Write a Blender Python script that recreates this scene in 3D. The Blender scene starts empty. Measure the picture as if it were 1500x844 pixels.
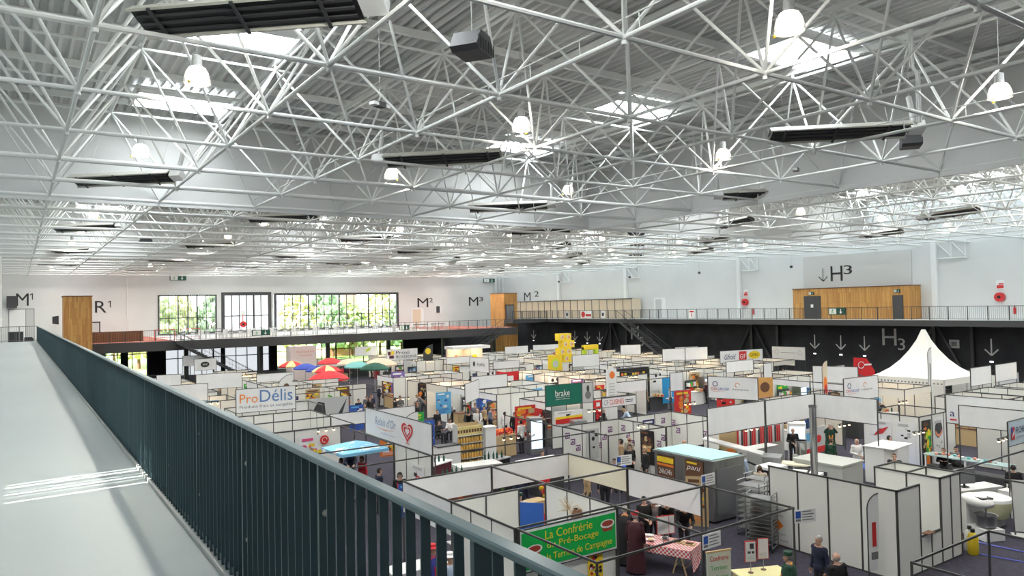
import bpy, bmesh, math, random
import numpy as np
from mathutils import Vector, Matrix, Euler
random.seed(7)
PI = math.pi
SC = bpy.context.scene
COL = SC.collection
# ------------------------------------------------------------------ camera
F, YAW, PITCH, ROLL, CZ = 1070.42, math.radians(34.1486), math.radians(1.44055), math.radians(-1.17339), 7.8
CAM = Vector((0, 0, CZ))
EXPOSURE = 0.16
FW = Vector((math.sin(YAW)*math.cos(PITCH), math.cos(YAW)*math.cos(PITCH), math.sin(PITCH)))
_r0 = Vector((math.cos(YAW), -math.sin(YAW), 0)); _u0 = _r0.cross(FW)
RT = math.cos(ROLL)*_r0 + math.sin(ROLL)*_u0
UP = -math.sin(ROLL)*_r0 + math.cos(ROLL)*_u0
cd = bpy.data.cameras.new('camera'); cam = bpy.data.objects.new('camera', cd); COL.objects.link(cam)
cd.sensor_width = 36; cd.lens = F/1500*36; cd.clip_start = .05; cd.clip_end = 600
cam.matrix_world = Matrix(((RT.x, UP.x, -FW.x, 0), (RT.y, UP.y, -FW.y, 0), (RT.z, UP.z, -FW.z, CZ), (0, 0, 0, 1)))
SC.camera = cam
def ray(x, y): return FW + RT*((x-750)/F) - UP*((y-422)/F)
def onX(x, y, X): d = ray(x, y); return CAM + d*(X/d.x)
def onY(x, y, Y): d = ray(x, y); return CAM + d*(Y/d.y)
def onZ(x, y, Z): d = ray(x, y); return CAM + d*((Z-CZ)/d.z)
def pr(p):
    d = Vector(p)-CAM; w = d.dot(FW)
    if w < .1: return (-9999, -9999)
    return (750+F*d.dot(RT)/w, 422-F*d.dot(UP)/w)
def inview(p, m=0):
    x, y = pr(p); return -m < x < 1500+m and -m < y < 844+m
# ------------------------------------------------------------------ materials
MATS = {}
def mat(name, col, rough=.6, metal=0, emit=0, ecol=None, spec=.5):
    if name in MATS: return MATS[name]
    m = bpy.data.materials.new(name); m.use_nodes = True
    b = m.node_tree.nodes['Principled BSDF']
    b.inputs['Base Color'].default_value = (*col, 1)
    b.inputs['Roughness'].default_value = rough; b.inputs['Metallic'].default_value = metal
    b.inputs['Specular IOR Level'].default_value = spec
    if emit:
        b.inputs['Emission Color'].default_value = (*(ecol or col), 1); b.inputs['Emission Strength'].default_value = emit
    MATS[name] = m; return m
def noisy(m, scale, a, b, stretch=(1, 1, 1), detail=4, lo=.35, hi=.65, bump=0):
    nt = m.node_tree; n = nt.nodes; l = nt.links
    t = n.new('ShaderNodeTexCoord'); mp = n.new('ShaderNodeMapping'); mp.inputs['Scale'].default_value = stretch
    nz = n.new('ShaderNodeTexNoise'); nz.inputs['Scale'].default_value = scale; nz.inputs['Detail'].default_value = detail
    r = n.new('ShaderNodeValToRGB'); r.color_ramp.elements[0].position = lo; r.color_ramp.elements[1].position = hi
    r.color_ramp.elements[0].color = (*a, 1); r.color_ramp.elements[1].color = (*b, 1)
    l.new(t.outputs['Object'], mp.inputs['Vector']); l.new(mp.outputs['Vector'], nz.inputs['Vector'])
    l.new(nz.outputs['Fac'], r.inputs['Fac']); l.new(r.outputs['Color'], n['Principled BSDF'].inputs['Base Color'])
    if bump:
        bp = n.new('ShaderNodeBump'); bp.inputs['Strength'].default_value = bump
        l.new(nz.outputs['Fac'], bp.inputs['Height']); l.new(bp.outputs['Normal'], n['Principled BSDF'].inputs['Normal'])
    return m
def wood(name, horizontal_axis):
    m = mat(name, (.5, .25, .07), .55); nt = m.node_tree; n = nt.nodes; l = nt.links
    t = n.new('ShaderNodeTexCoord'); s = n.new('ShaderNodeSeparateXYZ'); c = n.new('ShaderNodeCombineXYZ')
    l.new(t.outputs['Object'], s.inputs[0]); l.new(s.outputs['Z'], c.inputs['X']); ad = n.new('ShaderNodeMath'); l.new(s.outputs['X'], ad.inputs[0]); l.new(s.outputs['Y'], ad.inputs[1]); l.new(ad.outputs[0], c.inputs['Y'])
    b = n.new('ShaderNodeTexBrick'); b.inputs['Scale'].default_value = 1; b.inputs['Brick Width'].default_value = 1.5
    b.inputs['Row Height'].default_value = .11; b.inputs['Mortar Size'].default_value = .006; b.offset = .37
    b.inputs['Color1'].default_value = (.66, .37, .11, 1); b.inputs['Color2'].default_value = (.46, .21, .05, 1)
    b.inputs['Mortar'].default_value = (.22, .10, .03, 1)
    l.new(c.outputs[0], b.inputs['Vector']); l.new(b.outputs['Color'], n['Principled BSDF'].inputs['Base Color']); return m
M = mat
STEEL = M('white_paint_steel', (.80, .82, .80), .45)
DECK = M('galvanised_deck', (.60, .61, .60), .5)
WALLW = noisy(M('white_wall_paint', (.8, .8, .78), .8), .25, (.68, .695, .685), (.73, .74, .725))
WALLB = noisy(M('black_wall_cladding', (.02, .022, .026), .7), .6, (.017, .019, .023), (.03, .032, .037))
CARPET = noisy(M('dark_carpet', (.03, .028, .045), .95), 6, (.022, .020, .034), (.038, .034, .056), detail=8)
RESIN = noisy(M('pale_resin_floor', (.5, .56, .56), .38), .7, (.34, .385, .39), (.375, .42, .42), (1, .25, 1))
RAILD = M('dark_teal_paint', (.040, .076, .090), .42, .1)
RAILT = M('teal_rail_cap', (.10, .155, .17), .28, .3)
BOLT = M('bolt_steel', (.55, .56, .55), .3, .9)
WOODX, WOODY = wood('wood_battens_facing_front', 'X'), wood('wood_battens_facing_side', 'Y')
PANEL = M('white_panel_laminate', (.83, .835, .79), .5)
CREAM = M('cream_cloth', (.82, .78, .62), .8)
CLOTH = noisy(M('white_cloth', (.82, .84, .85), .8), 1.5, (.80, .82, .83), (.85, .86, .87))
ALU = M('dark_aluminium_frame', (.075, .077, .075), .4, .4)
GREYM = M('grey_metal', (.30, .31, .32), .35, .7)
STAIN = noisy(M('stainless_steel', (.32, .33, .33), .3, .8), 3, (.27, .28, .28), (.38, .39, .39), (1, 1, .1))
BLACK = M('black_plastic', (.012, .012, .014), .45)
DGREY = M('dark_grey', (.05, .052, .055), .5)
LGREY = M('light_grey', (.55, .56, .55), .5)
WHITE = M('white_paint', (.83, .84, .83), .5)
RED = M('red', (.62, .03, .03), .5); ORANGE = M('orange', (.85, .22, .03), .5); YELLOW = M('yellow', (.85, .62, .03), .5)
GREEN = M('green', (.02, .36, .06), .55); BLUE = M('blue', (.03, .10, .42), .5); SKYB = M('sky_blue', (.12, .42, .72), .5)
NAVY = M('navy', (.02, .03, .14), .5); TEAL = M('teal', (.16, .50, .50), .6); PURPLE = M('purple', (.19, .12, .38), .5)
DGREEN = M('deep_green', (.01, .075, .05), .6); BROWN = M('brown', (.14, .06, .03), .6); TAN = M('tan', (.52, .38, .2), .6)
PINK = M('pink', (.72, .10, .25), .5); BEIGE = M('beige', (.72, .62, .48), .6); MAROON = M('maroon', (.10, .015, .025), .6)
LIME = M('lime', (.55, .75, .04), .5); CORAL = M('coral', (.75, .28, .18), .6); MID = M('mid_grey', (.2, .2, .2), .6)
WARMB = M('warm_bulb', (1, .8, .5), .4, 0, 9, (1, .72, .38))
def glass(name, tint=(1, 1, 1), refl=.06):
    m = bpy.data.materials.new(name); m.use_nodes = True; nt = m.node_tree; nt.nodes.clear()
    o = nt.nodes.new('ShaderNodeOutputMaterial'); x = nt.nodes.new('ShaderNodeMixShader'); x.inputs[0].default_value = refl
    t = nt.nodes.new('ShaderNodeBsdfTransparent'); t.inputs[0].default_value = (*tint, 1)
    g = nt.nodes.new('ShaderNodeBsdfGlossy'); g.inputs['Roughness'].default_value = .05
    nt.links.new(t.outputs[0], x.inputs[1]); nt.links.new(g.outputs[0], x.inputs[2]); nt.links.new(x.outputs[0], o.inputs[0])
    return m
GLASS = glass('clear_glass', (.97, .98, .97))
FROST = M('frosted_daylit_glass', (.8, .82, .85), .6, 0, .75, (.9, .95, 1))
SKYPANE = M('daylit_skylight_pane', (.9, .95, 1), .5, 0, 19, (.93, .97, 1))
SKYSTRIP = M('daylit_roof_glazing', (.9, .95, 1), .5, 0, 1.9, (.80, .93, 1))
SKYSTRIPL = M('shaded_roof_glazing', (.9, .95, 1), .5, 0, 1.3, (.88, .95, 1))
# ------------------------------------------------------------------ mesh helpers
class G:
    def __init__(s): s.v = []; s.f = []; s.m = []
    def add(s, vs, fs, mi=0):
        b = len(s.v); s.v += [tuple(p) for p in vs]; s.f += [tuple(b+i for i in f) for f in fs]; s.m += [mi]*len(fs); return s
    def box(s, x0, y0, z0, x1, y1, z1, mi=0):
        if x0 > x1: x0, x1 = x1, x0
        if y0 > y1: y0, y1 = y1, y0
        if z0 > z1: z0, z1 = z1, z0
        return s.add([(x0, y0, z0), (x1, y0, z0), (x1, y1, z0), (x0, y1, z0), (x0, y0, z1), (x1, y0, z1), (x1, y1, z1), (x0, y1, z1)],
              [(0, 3, 2, 1), (4, 5, 6, 7), (0, 1, 5, 4), (1, 2, 6, 5), (2, 3, 7, 6), (3, 0, 4, 7)], mi)
    def cbox(s, cx, cy, z0, w, d, h, mi=0): return s.box(cx-w/2, cy-d/2, z0, cx+w/2, cy+d/2, z0+h, mi)
    def tube(s, p, q, r, n=8, r2=None, mi=0, caps=True):
        p, q = Vector(p), Vector(q); d = (q-p).normalized()
        a = d.orthogonal().normalized(); b = d.cross(a); r2 = r if r2 is None else r2
        vs = []
        for c, rr in ((p, r), (q, r2)):
            for i in range(n):
                t = 2*PI*i/n; vs.append(c+a*math.cos(t)*rr+b*math.sin(t)*rr)
        fs = [(i, (i+1) % n, n+(i+1) % n, n+i) for i in range(n)]
        if caps: fs += [tuple(range(n))[::-1], tuple(range(n, 2*n))]
        return s.add(vs, fs, mi)
    def path(s, pts, r, n=6, mi=0):
        for a, b in zip(pts[:-1], pts[1:]): s.tube(a, b, r, n, mi=mi)
        return s
    def lathe(s, prof, n=16, c=(0, 0, 0), mi=0, caps=False):
        vs = []; k = len(prof)
        for r, z in prof:
            for i in range(n):
                t = 2*PI*i/n; vs.append((c[0]+r*math.cos(t), c[1]+r*math.sin(t), c[2]+z))
        fs = [(j*n+i, j*n+(i+1) % n, (j+1)*n+(i+1) % n, (j+1)*n+i) for j in range(k-1) for i in range(n)]
        if caps: fs += [tuple(range(n))[::-1], tuple(range((k-1)*n, k*n))]
        return s.add(vs, fs, mi)
    def ell(s, c, r, n=12, k=8, mi=0, rot=None):
        vs = []
        for j in range(k+1):
            a = PI*j/k
            for i in range(n):
                t = 2*PI*i/n; p = Vector((r[0]*math.sin(a)*math.cos(t), r[1]*math.sin(a)*math.sin(t), -r[2]*math.cos(a)))
                if rot: p = rot @ p
                vs.append(Vector(c)+p)
        fs = [(j*n+i, j*n+(i+1) % n, (j+1)*n+(i+1) % n, (j+1)*n+i) for j in range(k) for i in range(n)]
        return s.add(vs, fs, mi)
    def quad(s, a, b, c, d, mi=0): return s.add([a, b, c, d], [(0, 1, 2, 3)], mi)
    def prism(s, poly, y0, y1, mi=0):                    # polygon in x-z, extruded along y
        n = len(poly); vs = [(x, y0, z) for x, z in poly]+[(x, y1, z) for x, z in poly]
        fs = [tuple(range(n)), tuple(range(n, 2*n))[::-1]]+[(i, n+i, n+(i+1) % n, (i+1) % n) for i in range(n)]
        return s.add(vs, fs, mi)
    def mesh(s, name, mats, smooth=False):
        me = bpy.data.meshes.new(name); me.from_pydata(s.v, [], s.f)
        for m in (mats if isinstance(mats, (list, tuple)) else [mats]): me.materials.append(m)
        if any(s.m): me.polygons.foreach_set('material_index', s.m)
        if smooth:
            me.polygons.foreach_set('use_smooth', [True]*len(me.polygons))
            try: me.set_sharp_from_angle(angle=math.radians(40))
            except Exception: pass
        bm = bmesh.new(); bm.from_mesh(me); bmesh.ops.recalc_face_normals(bm, faces=bm.faces); bm.to_mesh(me); bm.free()
        me.update(); return me
    def build(s, name, mats, parent=None, smooth=False, loc=None):
        o = bpy.data.objects.new(name, s.mesh(name, mats, smooth)); COL.objects.link(o)
        if parent: o.parent = parent
        if loc: o.location = loc
        return o
def tag(o, label, cat, group=None, kind=None):
    o['label'] = label; o['category'] = cat
    if group: o['group'] = group
    if kind: o['kind'] = kind
    return o
def thing(name, label, cat, loc=(0, 0, 0), rz=0, group=None):
    o = bpy.data.objects.new(name, None); COL.objects.link(o); o.empty_display_size = .1
    o.location = loc; o.rotation_euler = (0, 0, rz); return tag(o, label, cat, group)
def struct(o, label=None, cat=None):
    o['kind'] = 'structure'
    if label: o['label'] = label
    if cat: o['category'] = cat
    return o
KIDS = {}
def kids(o):
    if o.name not in KIDS: KIDS[o.name] = list(o.children)
    return KIDS[o.name]
def dup(root, loc, rz=0, label=None, group=None, scale=None):
    r = root.copy(); COL.objects.link(r); r.location = loc; r.rotation_euler = (0, 0, rz)
    if scale: r.scale = scale
    if label: r['label'] = label
    if group: r['group'] = group
    KIDS[r.name] = new = []
    for ch in kids(root):
        c = ch.copy(); COL.objects.link(c); c.parent = r; new.append(c)
        for g in kids(ch):
            d = g.copy(); COL.objects.link(d); d.parent = c
    return r
class Once:                                             # first use moves the source itself, later uses copy it
    def __init__(s, root):
        s.root = root; s.used = False
        for c in kids(root): kids(c)
    def put(s, loc, rz=0, label=None, group=None, scale=None):
        if not s.used:
            s.used = True; r = s.root; r.location = loc; r.rotation_euler = (0, 0, rz)
            if scale: r.scale = scale
            if label: r['label'] = label
            if group: r['group'] = group
            return r
        return dup(s.root, loc, rz, label, group, scale)
ORD = ('first second third fourth fifth sixth seventh eighth ninth tenth eleventh twelfth thirteenth fourteenth fifteenth sixteenth '
       'seventeenth eighteenth nineteenth twentieth').split()
def nth(i):
    if i < 20: return ORD[i]
    t = {2: 'twenty', 3: 'thirty', 4: 'forty', 5: 'fifty'}[(i+1)//10]
    return t+'-'+ORD[i % 10] if (i+1) % 10 else {2: 'twentieth', 3: 'thirtieth', 4: 'fortieth', 5: 'fiftieth'}[(i+1)//10]
def lettering(parent, text, x0, z0, x1, z1, m, y=-.02, shear=0, name='lettering', depth=.004):
    cu = bpy.data.curves.new('txt', 'FONT'); cu.body = text; cu.size = 1; cu.shear = shear; cu.extrude = 0; cu.resolution_u = 3
    o = bpy.data.objects.new('txt', cu); COL.objects.link(o)
    dg = bpy.context.evaluated_depsgraph_get(); me = bpy.data.meshes.new_from_object(o.evaluated_get(dg))
    bpy.data.objects.remove(o); bpy.data.curves.remove(cu)
    n = len(me.vertices); co = np.empty(n*3); me.vertices.foreach_get('co', co); co = co.reshape(-1, 3)
    lo, hi = co.min(0), co.max(0); sx = (x1-x0)/(hi[0]-lo[0]); sy = (z1-z0)/(hi[1]-lo[1])
    out = np.stack([x0+(co[:, 0]-lo[0])*sx, np.full(n, y), z0+(co[:, 1]-lo[1])*sy], -1)
    me.vertices.foreach_set('co', out.ravel()); me.materials.clear(); me.materials.append(m); me.update()
    r = bpy.data.objects.new(name, me); COL.objects.link(r)
    if parent: r.parent = parent
    return r
def arc(g, cx, cz, r, a0, a1, w, y, n=16, mi=0, sx=1, sz=1):
    for i in range(n):
        t0 = a0+(a1-a0)*i/n; t1 = a0+(a1-a0)*(i+1)/n
        P = [(cx+sx*(r+k)*math.cos(t), y, cz+sz*(r+k)*math.sin(t)) for t, k in ((t0, -w/2), (t0, w/2), (t1, w/2), (t1, -w/2))]
        g.quad(*P, mi=mi)
def rect(g, x0, z0, x1, z1, y, mi=0): g.quad((x0, y, z0), (x1, y, z0), (x1, y, z1), (x0, y, z1), mi)
def disc(g, cx, cz, rx, rz, y, mi=0, n=16): g.add([(cx+rx*math.cos(2*PI*i/n), y, cz+rz*math.sin(2*PI*i/n)) for i in range(n)], [tuple(range(n))], mi)
# ================================================================== SETTING
ZW, ZM, XR, YF = 6.0, 5.05, 65.0, 98.0
def S(name, g, m, label=None, cat='wall', parent=None, smooth=False):
    o = g.build(name, m, parent, smooth)
    return struct(o, label, cat) if parent is None else o
S('floor', G().box(-6, -8, -.2, 70, 104, 0), CARPET, 'dark purple-grey carpet of the exhibition hall floor', 'floor')
# left walkway slab
wk = S('floor_walkway', G().box(-4, -8, 5.72, 1.24, 63.6, ZW), RESIN, 'pale grey resin floor of the raised walkway along the railing', 'floor')
# far wall with window openings (x ranges) : upper windows z 5.3..9.95, lower glazing z 0..4.3
g = G()
ops = [(14.3, 21.0), (21.9, 27.6), (28.2, 46.2)]
g.box(-8, YF, 9.95, 70, YF+.4, 16.4); g.box(-8, YF, 4.15, 70, YF+.4, 5.3)
xs = [-8]+[v for o in ops for v in o]+[70]
for a, b in zip(xs[0::2], xs[1::2]): g.box(a, YF, 5.3, b, YF+.4, 9.95)
S('wall_far', g, WALLW, 'white far end wall with the big windows and code letters')
g = G(); lo = [(8.2, 10.2), (11, 13), (15, 21.5), (22, 27.6), (28.5, 47)]
xs = [-8]+[v for o in lo for v in o]+[70]
for a, b in zip(xs[0::2], xs[1::2]): g.box(a, YF, 0, b, YF+.4, 4.15)
S('wall_far_lower', g, WALLB, 'black lower wall under the mezzanine at the far end')
g = G().box(XR, -8, 5.6, XR+.4, YF, 16.4); S('wall_right', g, WALLW, 'white right wall above the balcony')
g = G().box(XR, -8, 0, XR+.4, YF, 5.6); S('wall_right_lower', g, WALLB, 'black cladded right wall below the balcony')
S('wall_back', G().box(-6, -8.4, 0, 70, -8, 16.4), WALLW, 'white wall behind the viewpoint')
# left wall with an added, unseen slot shaped to streak the walkway with sun
SUN_E, SUN_A = math.radians(33), math.radians(4)
sd = Vector((math.cos(SUN_E)*math.cos(SUN_A), math.cos(SUN_E)*math.sin(SUN_A), -math.sin(SUN_E)))
XL = -4.0
SUN_DIR = sd.copy()
def back(p): p = Vector(p); return p-sd*((p.x-XL)/sd.x)
b0 = back((-.1, 8.5, ZW)); b1 = back((1.2, 9.75, ZW+.45))
y0, y1, z0, z1 = b0.y, b1.y, b0.z, b1.z
g = G().box(XL-.2, -8, 0, XL, y0, 16.4); g.box(XL-.2, y1, 0, XL, YF, 16.4); g.box(XL-.2, y0, 0, XL, y1, z0); g.box(XL-.2, y0, z1, XL, y1, 16.4)
S('wall_left', g, WALLW, 'white left wall beside the walkway')
g = G(); cut = [y0]
for a, b in ((.10, .035), (.30, .02), (.42, .05), (.55, .02), (.72, .06), (.86, .03)): cut += [y0+(y1-y0)*a, y0+(y1-y0)*(a+b)]
cut.append(y1)
for a, b in zip(cut[0::2], cut[1::2]): g.box(XL-.15, a, z0, XL-.03, b, z1)
S('window_9', g, LGREY, 'unseen slats added in the left wall to cast sun streaks', 'window')
# roof deck: corrugated sheet, ribs along the hall
g = G(); x = -1.2; P = []
while x < 57.5:
    P += [(x, 15.88), (x+.10, 15.88), (x+.14, 16.02), (x+.28, 16.02)]; x += .32
vs = [(a, yy, z) for yy in (-8, YF) for a, z in P]; k = len(P)
g.add(vs, [(i, i+1, k+i+1, k+i) for i in range(k-1)])
S('ceiling', g, DECK, 'grey corrugated steel roof deck above the space frame', 'ceiling')
S('ceiling_cover', G().box(-6, -8, 16.4, 70, YF+.4, 16.6), DECK, 'roof covering', 'ceiling')
# long daylit roof glazing along both side walls
def strip(name, xa, xb, label, m=SKYSTRIP):
    r = thing(name, label, 'window'); r['kind'] = 'structure'
    G().box(xa, -8, 16.05, xb, YF, 16.1).build('pane', m, r)
    g = G()
    for i in range(54): g.box(xa, -8+i*2, 15.6, xb, -7.92+i*2, 16.04)
    for q in range(4): xx = xa+(xb-xa)*q/3; g.box(xx-.05, -8, 15.7, xx+.05, YF, 16.04)
    g.build('frame', STEEL, r)
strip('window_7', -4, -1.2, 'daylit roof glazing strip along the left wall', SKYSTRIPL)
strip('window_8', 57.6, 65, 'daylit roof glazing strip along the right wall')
# skylights
SK = []
for i, xx in enumerate((5.2, 20.7, 36.2, 51.7)):
    for j in range(12):
        yy = 6+7.8*j
        if inview((xx, yy, 15.8), 200) or j < 9: SK.append((xx, yy))
sk = thing('skylight', '', 'skylight'); sk['kind'] = 'structure'
G().box(-1.6, -.95, .06, 1.6, .95, .1).build('pane', SKYPANE, sk)
g = G()
for a in (-1.7, 1.6): g.box(a, -1.05, -.12, a+.1, 1.05, .14)
for a in (-1.05, .95): g.box(-1.7, a, -.12, 1.7, a+.1, .14)
g.build('frame', WHITE, sk)
sko = Once(sk)
rows = {}
for p in SK: rows.setdefault(p[1], []).append(p)
for j, yy in enumerate(sorted(rows)):
    for i, p in enumerate(sorted(rows[yy])):
        sko.put((p[0], p[1], 15.72), 0, f'bright rectangular roof skylight, {nth(i)} from left in the {nth(j)} skylight row')
# purlins
g = G()
for r in range(-4, 22): yy = 13+3.9*(r+.5); g.box(-1.5, yy-.06, 15.66, 57.6, yy+.06, 15.87)
for c in range(-1, 16): xx = 1.03+3.78*(c+.5); g.box(xx-.05, -4, 15.46, xx+.05, YF, 15.62)
S('trim_1', g, STEEL, 'white roof purlins under the corrugated deck', 'trim')
# white smoke curtains hanging in the space frame
def curtain(n, g, label): S(n, g, WALLW, label)
curtain('wall_screen', G().box(-4, 32.47, 12.15, 57, 32.57, 15.88), 'white smoke screen hanging across the hall inside the roof frame')
curtain('wall_screen_side', G().box(27.46, -8, 12.15, 27.56, 32.47, 15.88), 'white smoke screen running along the hall inside the roof frame')
curtain('wall_screen_rear', G().box(-4, 63.7, 12.15, 57, 63.8, 15.88), 'rear white smoke screen hanging across the hall inside the roof frame')
# ------------------------------------------------------------------ space frame
ZL, ZT = 12.35, 15.3
CX = lambda c: 1.03+3.78*c
RY = lambda r: 13+3.9*r
sf = thing('space_frame', 'white tubular steel space frame carrying the whole roof', 'roof frame')
sf['kind'] = 'thing'
for c in range(-1, 17):
    G().tube((CX(c), -1, ZL), (CX(c), YF, ZL), .045, 8).build('lower_chord', STEEL, sf, True)
for r in range(-3, 22):
    G().tube((-4, RY(r), ZL), (XR, RY(r), ZL), .048 if r < 3 else .075, 8).build('lower_chord', STEEL, sf, True)
for c in range(-1, 16):
    G().tube((CX(c+.5), -1, ZT), (CX(c+.5), RY(21.5), ZT), .042, 8).build('upper_chord', STEEL, sf, True)
for r in range(-4, 22):
    G().tube((-2.5, RY(r+.5), ZT), (61, RY(r+.5), ZT), .042, 8).build('upper_chord', STEEL, sf, True)
segs = []
for c in range(-1, 17):
    for r in range(-3, 22):
        for a in (-.5, .5):
            for b in (-.5, .5):
                if -1 <= c+a <= 15.6 and r+b > -4:
                    segs.append((Vector((CX(c), RY(r), ZL)), Vector((CX(c+a), RY(r+b), ZT))))
def seen(s): return inview((s[0]+s[1])/2, 60)
segs.sort(key=lambda s: ((s[0]+s[1])/2-CAM).length if seen(s) else 1e4)
for s in segs[:100]: G().tube(s[0], s[1], .037, 8).build('diagonal_strut', STEEL, sf, True)
g = G()
for s in segs[100:]: g.tube(s[0], s[1], .036, 6, caps=False)
g.build('diagonal_struts_beyond', STEEL, sf, True)['kind'] = 'stuff'
nodes = [Vector((CX(c), RY(r), ZL)) for c in range(-1, 17) for r in range(-3, 22)]
tops = [Vector((CX(c+.5), RY(r+.5), ZT)) for c in range(-1, 16) for r in range(-4, 22)]
nodes.sort(key=lambda p: (p-CAM).length if inview(p, 30) else 1e4)
nm = G().ell((0, 0, 0), (.085, .085, .08), 10, 6).lathe([(.0, -.14), (.05, -.13), (.05, -.06)], 10).mesh('node', STEEL, True)
for p in nodes[:100]:
    o = bpy.data.objects.new('node', nm); COL.objects.link(o); o.parent = sf; o.location = p
g = G()
for p in nodes[100:]+tops: g.ell(p, (.09, .09, .08), 6, 4)
for p in tops: g.tube(p, p+Vector((0, 0, .38)), .05, 6)
g.build('nodes_beyond', STEEL, sf, True)['kind'] = 'stuff'
# light cable runs clipped above some lower chords
for i, (c, la) in enumerate(((2, 'thin white cable rail on brackets over the third chord from the left'), (5, 'thin white cable rail on brackets over the sixth chord from the left'), (8, 'thin white cable rail on brackets over the ninth chord from the left'))):
    t = thing('cable_rail', la, 'cable rail', (CX(c), 0, ZL))
    G().tube((0, 2, .32), (0, 96, .32), .016, 6).build('conduit', STEEL, t)
    bk_ = G().path([(0, 0, .33), (.02, 0, .03)], .012, 5).mesh('bracket', STEEL)
    for q in range(60): o = bpy.data.objects.new('bracket', bk_); COL.objects.link(o); o.parent = t; o.location = (0, 2.5+1.56*q, 0)
# ------------------------------------------------------------------ pendant lamps
BELL = M('prismatic_bell', (.15, .148, .14), .3, 0, .18, (1, .93, .8))
_n = BELL.node_tree; _x = _n.nodes.new('ShaderNodeMixShader'); _x.inputs[0].default_value = .45; _t = _n.nodes.new('ShaderNodeBsdfTransparent')
_n.links.new(_n.nodes['Principled BSDF'].outputs[0], _x.inputs[1]); _n.links.new(_t.outputs[0], _x.inputs[2]); _n.links.new(_x.outputs[0], _n.nodes['Material Output'].inputs['Surface'])
LBULB = M('lamp_glow', (1, .96, .88), .4, 0, 22, (1, .93, .80))
lp = thing('pendant_lamp', '', 'lamp')
G().lathe([(.06, .62), (.10, .60), (.105, .40), (.12, .36)], 16, caps=True).build('ballast_housing', LGREY, lp, True)
G().lathe([(.115, .37), (.17, .34), (.225, .25), (.262, .12), (.275, 0), (.262, 0), (.25, .12), (.21, .24), (.15, .32)], 20).build('shade', BELL, lp, True)
G().ell((0, 0, .10), (.19, .19, .09), 14, 8).build('bulb', LBULB, lp, True)
G().tube((0, 0, .6), (0, 0, 2.9), .008, 5).build('suspension_wire', LGREY, lp)
G().lathe([(.02, 0), (.035, -.02), (.02, -.05)], 8, (.27, 0, -.0)).build('safety_clip', YELLOW, lp)
lo_ = Once(lp)
LR = []
for j in range(11):
    for i in range(8):
        p = (3.2+8.43*i, 8+8.52*j, 12.68)
        if p[0] < 60: LR.append((j, p))
byrow = {}
ld = bpy.data.lights.new('lamp_light', 'AREA'); ld.shape = 'DISK'; ld.size = .36; ld.energy = 190; ld.color = (1, .93, .82); ld.spread = math.radians(150)
lu = bpy.data.lights.new('lamp_uplight', 'POINT'); lu.shadow_soft_size = .16; lu.energy = 360; lu.color = (1, .95, .87)
for j, p in LR:
    if inview((p[0], p[1], p[2]+.2), 15): byrow.setdefault(j, []).append(p)
    lo = bpy.data.objects.new('lamp_light', ld); COL.objects.link(lo); lo.location = (p[0], p[1], p[2]-.03)
    lo = bpy.data.objects.new('lamp_uplight', lu); COL.objects.link(lo); lo.location = (p[0], p[1], p[2]+.26)
for k, j in enumerate(sorted(byrow)):
    row = sorted(byrow[j], key=lambda p: pr(p)[0])
    for i, p in enumerate(row):
        lo_.put(p, random.uniform(0, 6), f'white glowing bell lamp, {nth(i)} from left in the {nth(k)} lamp row from the front', 'bell pendant lamps')
# ------------------------------------------------------------------ radiant heaters
ht = thing('radiant_heater', '', 'heater')
g = G().prism([(-.30, 0), (-.34, .02), (-.20, .24), (.20, .24), (.34, .02), (.30, 0), (.18, .20), (-.18, .20)], -1.9, 1.9)
g.build('hood', M('heater_hood', (.50, .50, .44), .45), ht)
g = G().box(-.27, -1.86, .05, .27, 1.86, .10); g.build('burner_panel', BLACK, ht)
for a in (-.16, 0, .16): G().box(a-.025, -1.8, .015, a+.025, 1.8, .05).build('heating_tube', DGREY, ht)
for a in (-1.5, -.1, 1.3): G().box(-.34, a-.03, -.015, .34, a+.03, .012).build('cross_bracket', DGREY, ht)
G().box(-.17, 1.9, .0, .17, 2.3, .26).build('gas_burner_box', WHITE, ht)
g = G()
for a in (-1.4, 1.4): g.path([(0, a, .24), (0, a, 2.3)], .007, 5)
g.build('hanging_wires', LGREY, ht)
G().tube((0, 2.1, .25), (0, 2.1, 1.2), .08, 10).build('flue_pipe', LGREY, ht, True)
ho = Once(ht); hs = []
for j in range(10):
    for i in range(8):
        if (i+j) % 2 == 0: hs.append(Vector((3.05+8.2*i, 11.9+8.5*j, 12.5)))
hs = [p for p in hs if p.x < 58 and inview(p, 10)]
hr = {}
for p in hs: hr.setdefault(round(p.y, 1), []).append(p)
for k, yy in enumerate(sorted(hr)):
    for i, p in enumerate(sorted(hr[yy], key=lambda p: pr(p)[0])):
        col_ = round((p.x-3.05)/8.2); ang, tl = (math.radians(-131.9), -.42) if col_ % 2 == 0 else (math.radians(48.1), .42)
        if p.x > 30: ang, tl = math.radians(-20), .42
        o = ho.put(p, ang, f'long dark radiant heater, {nth(i)} from left in the {nth(k)} heater row'); o.rotation_euler = (0, tl, ang)
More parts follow.
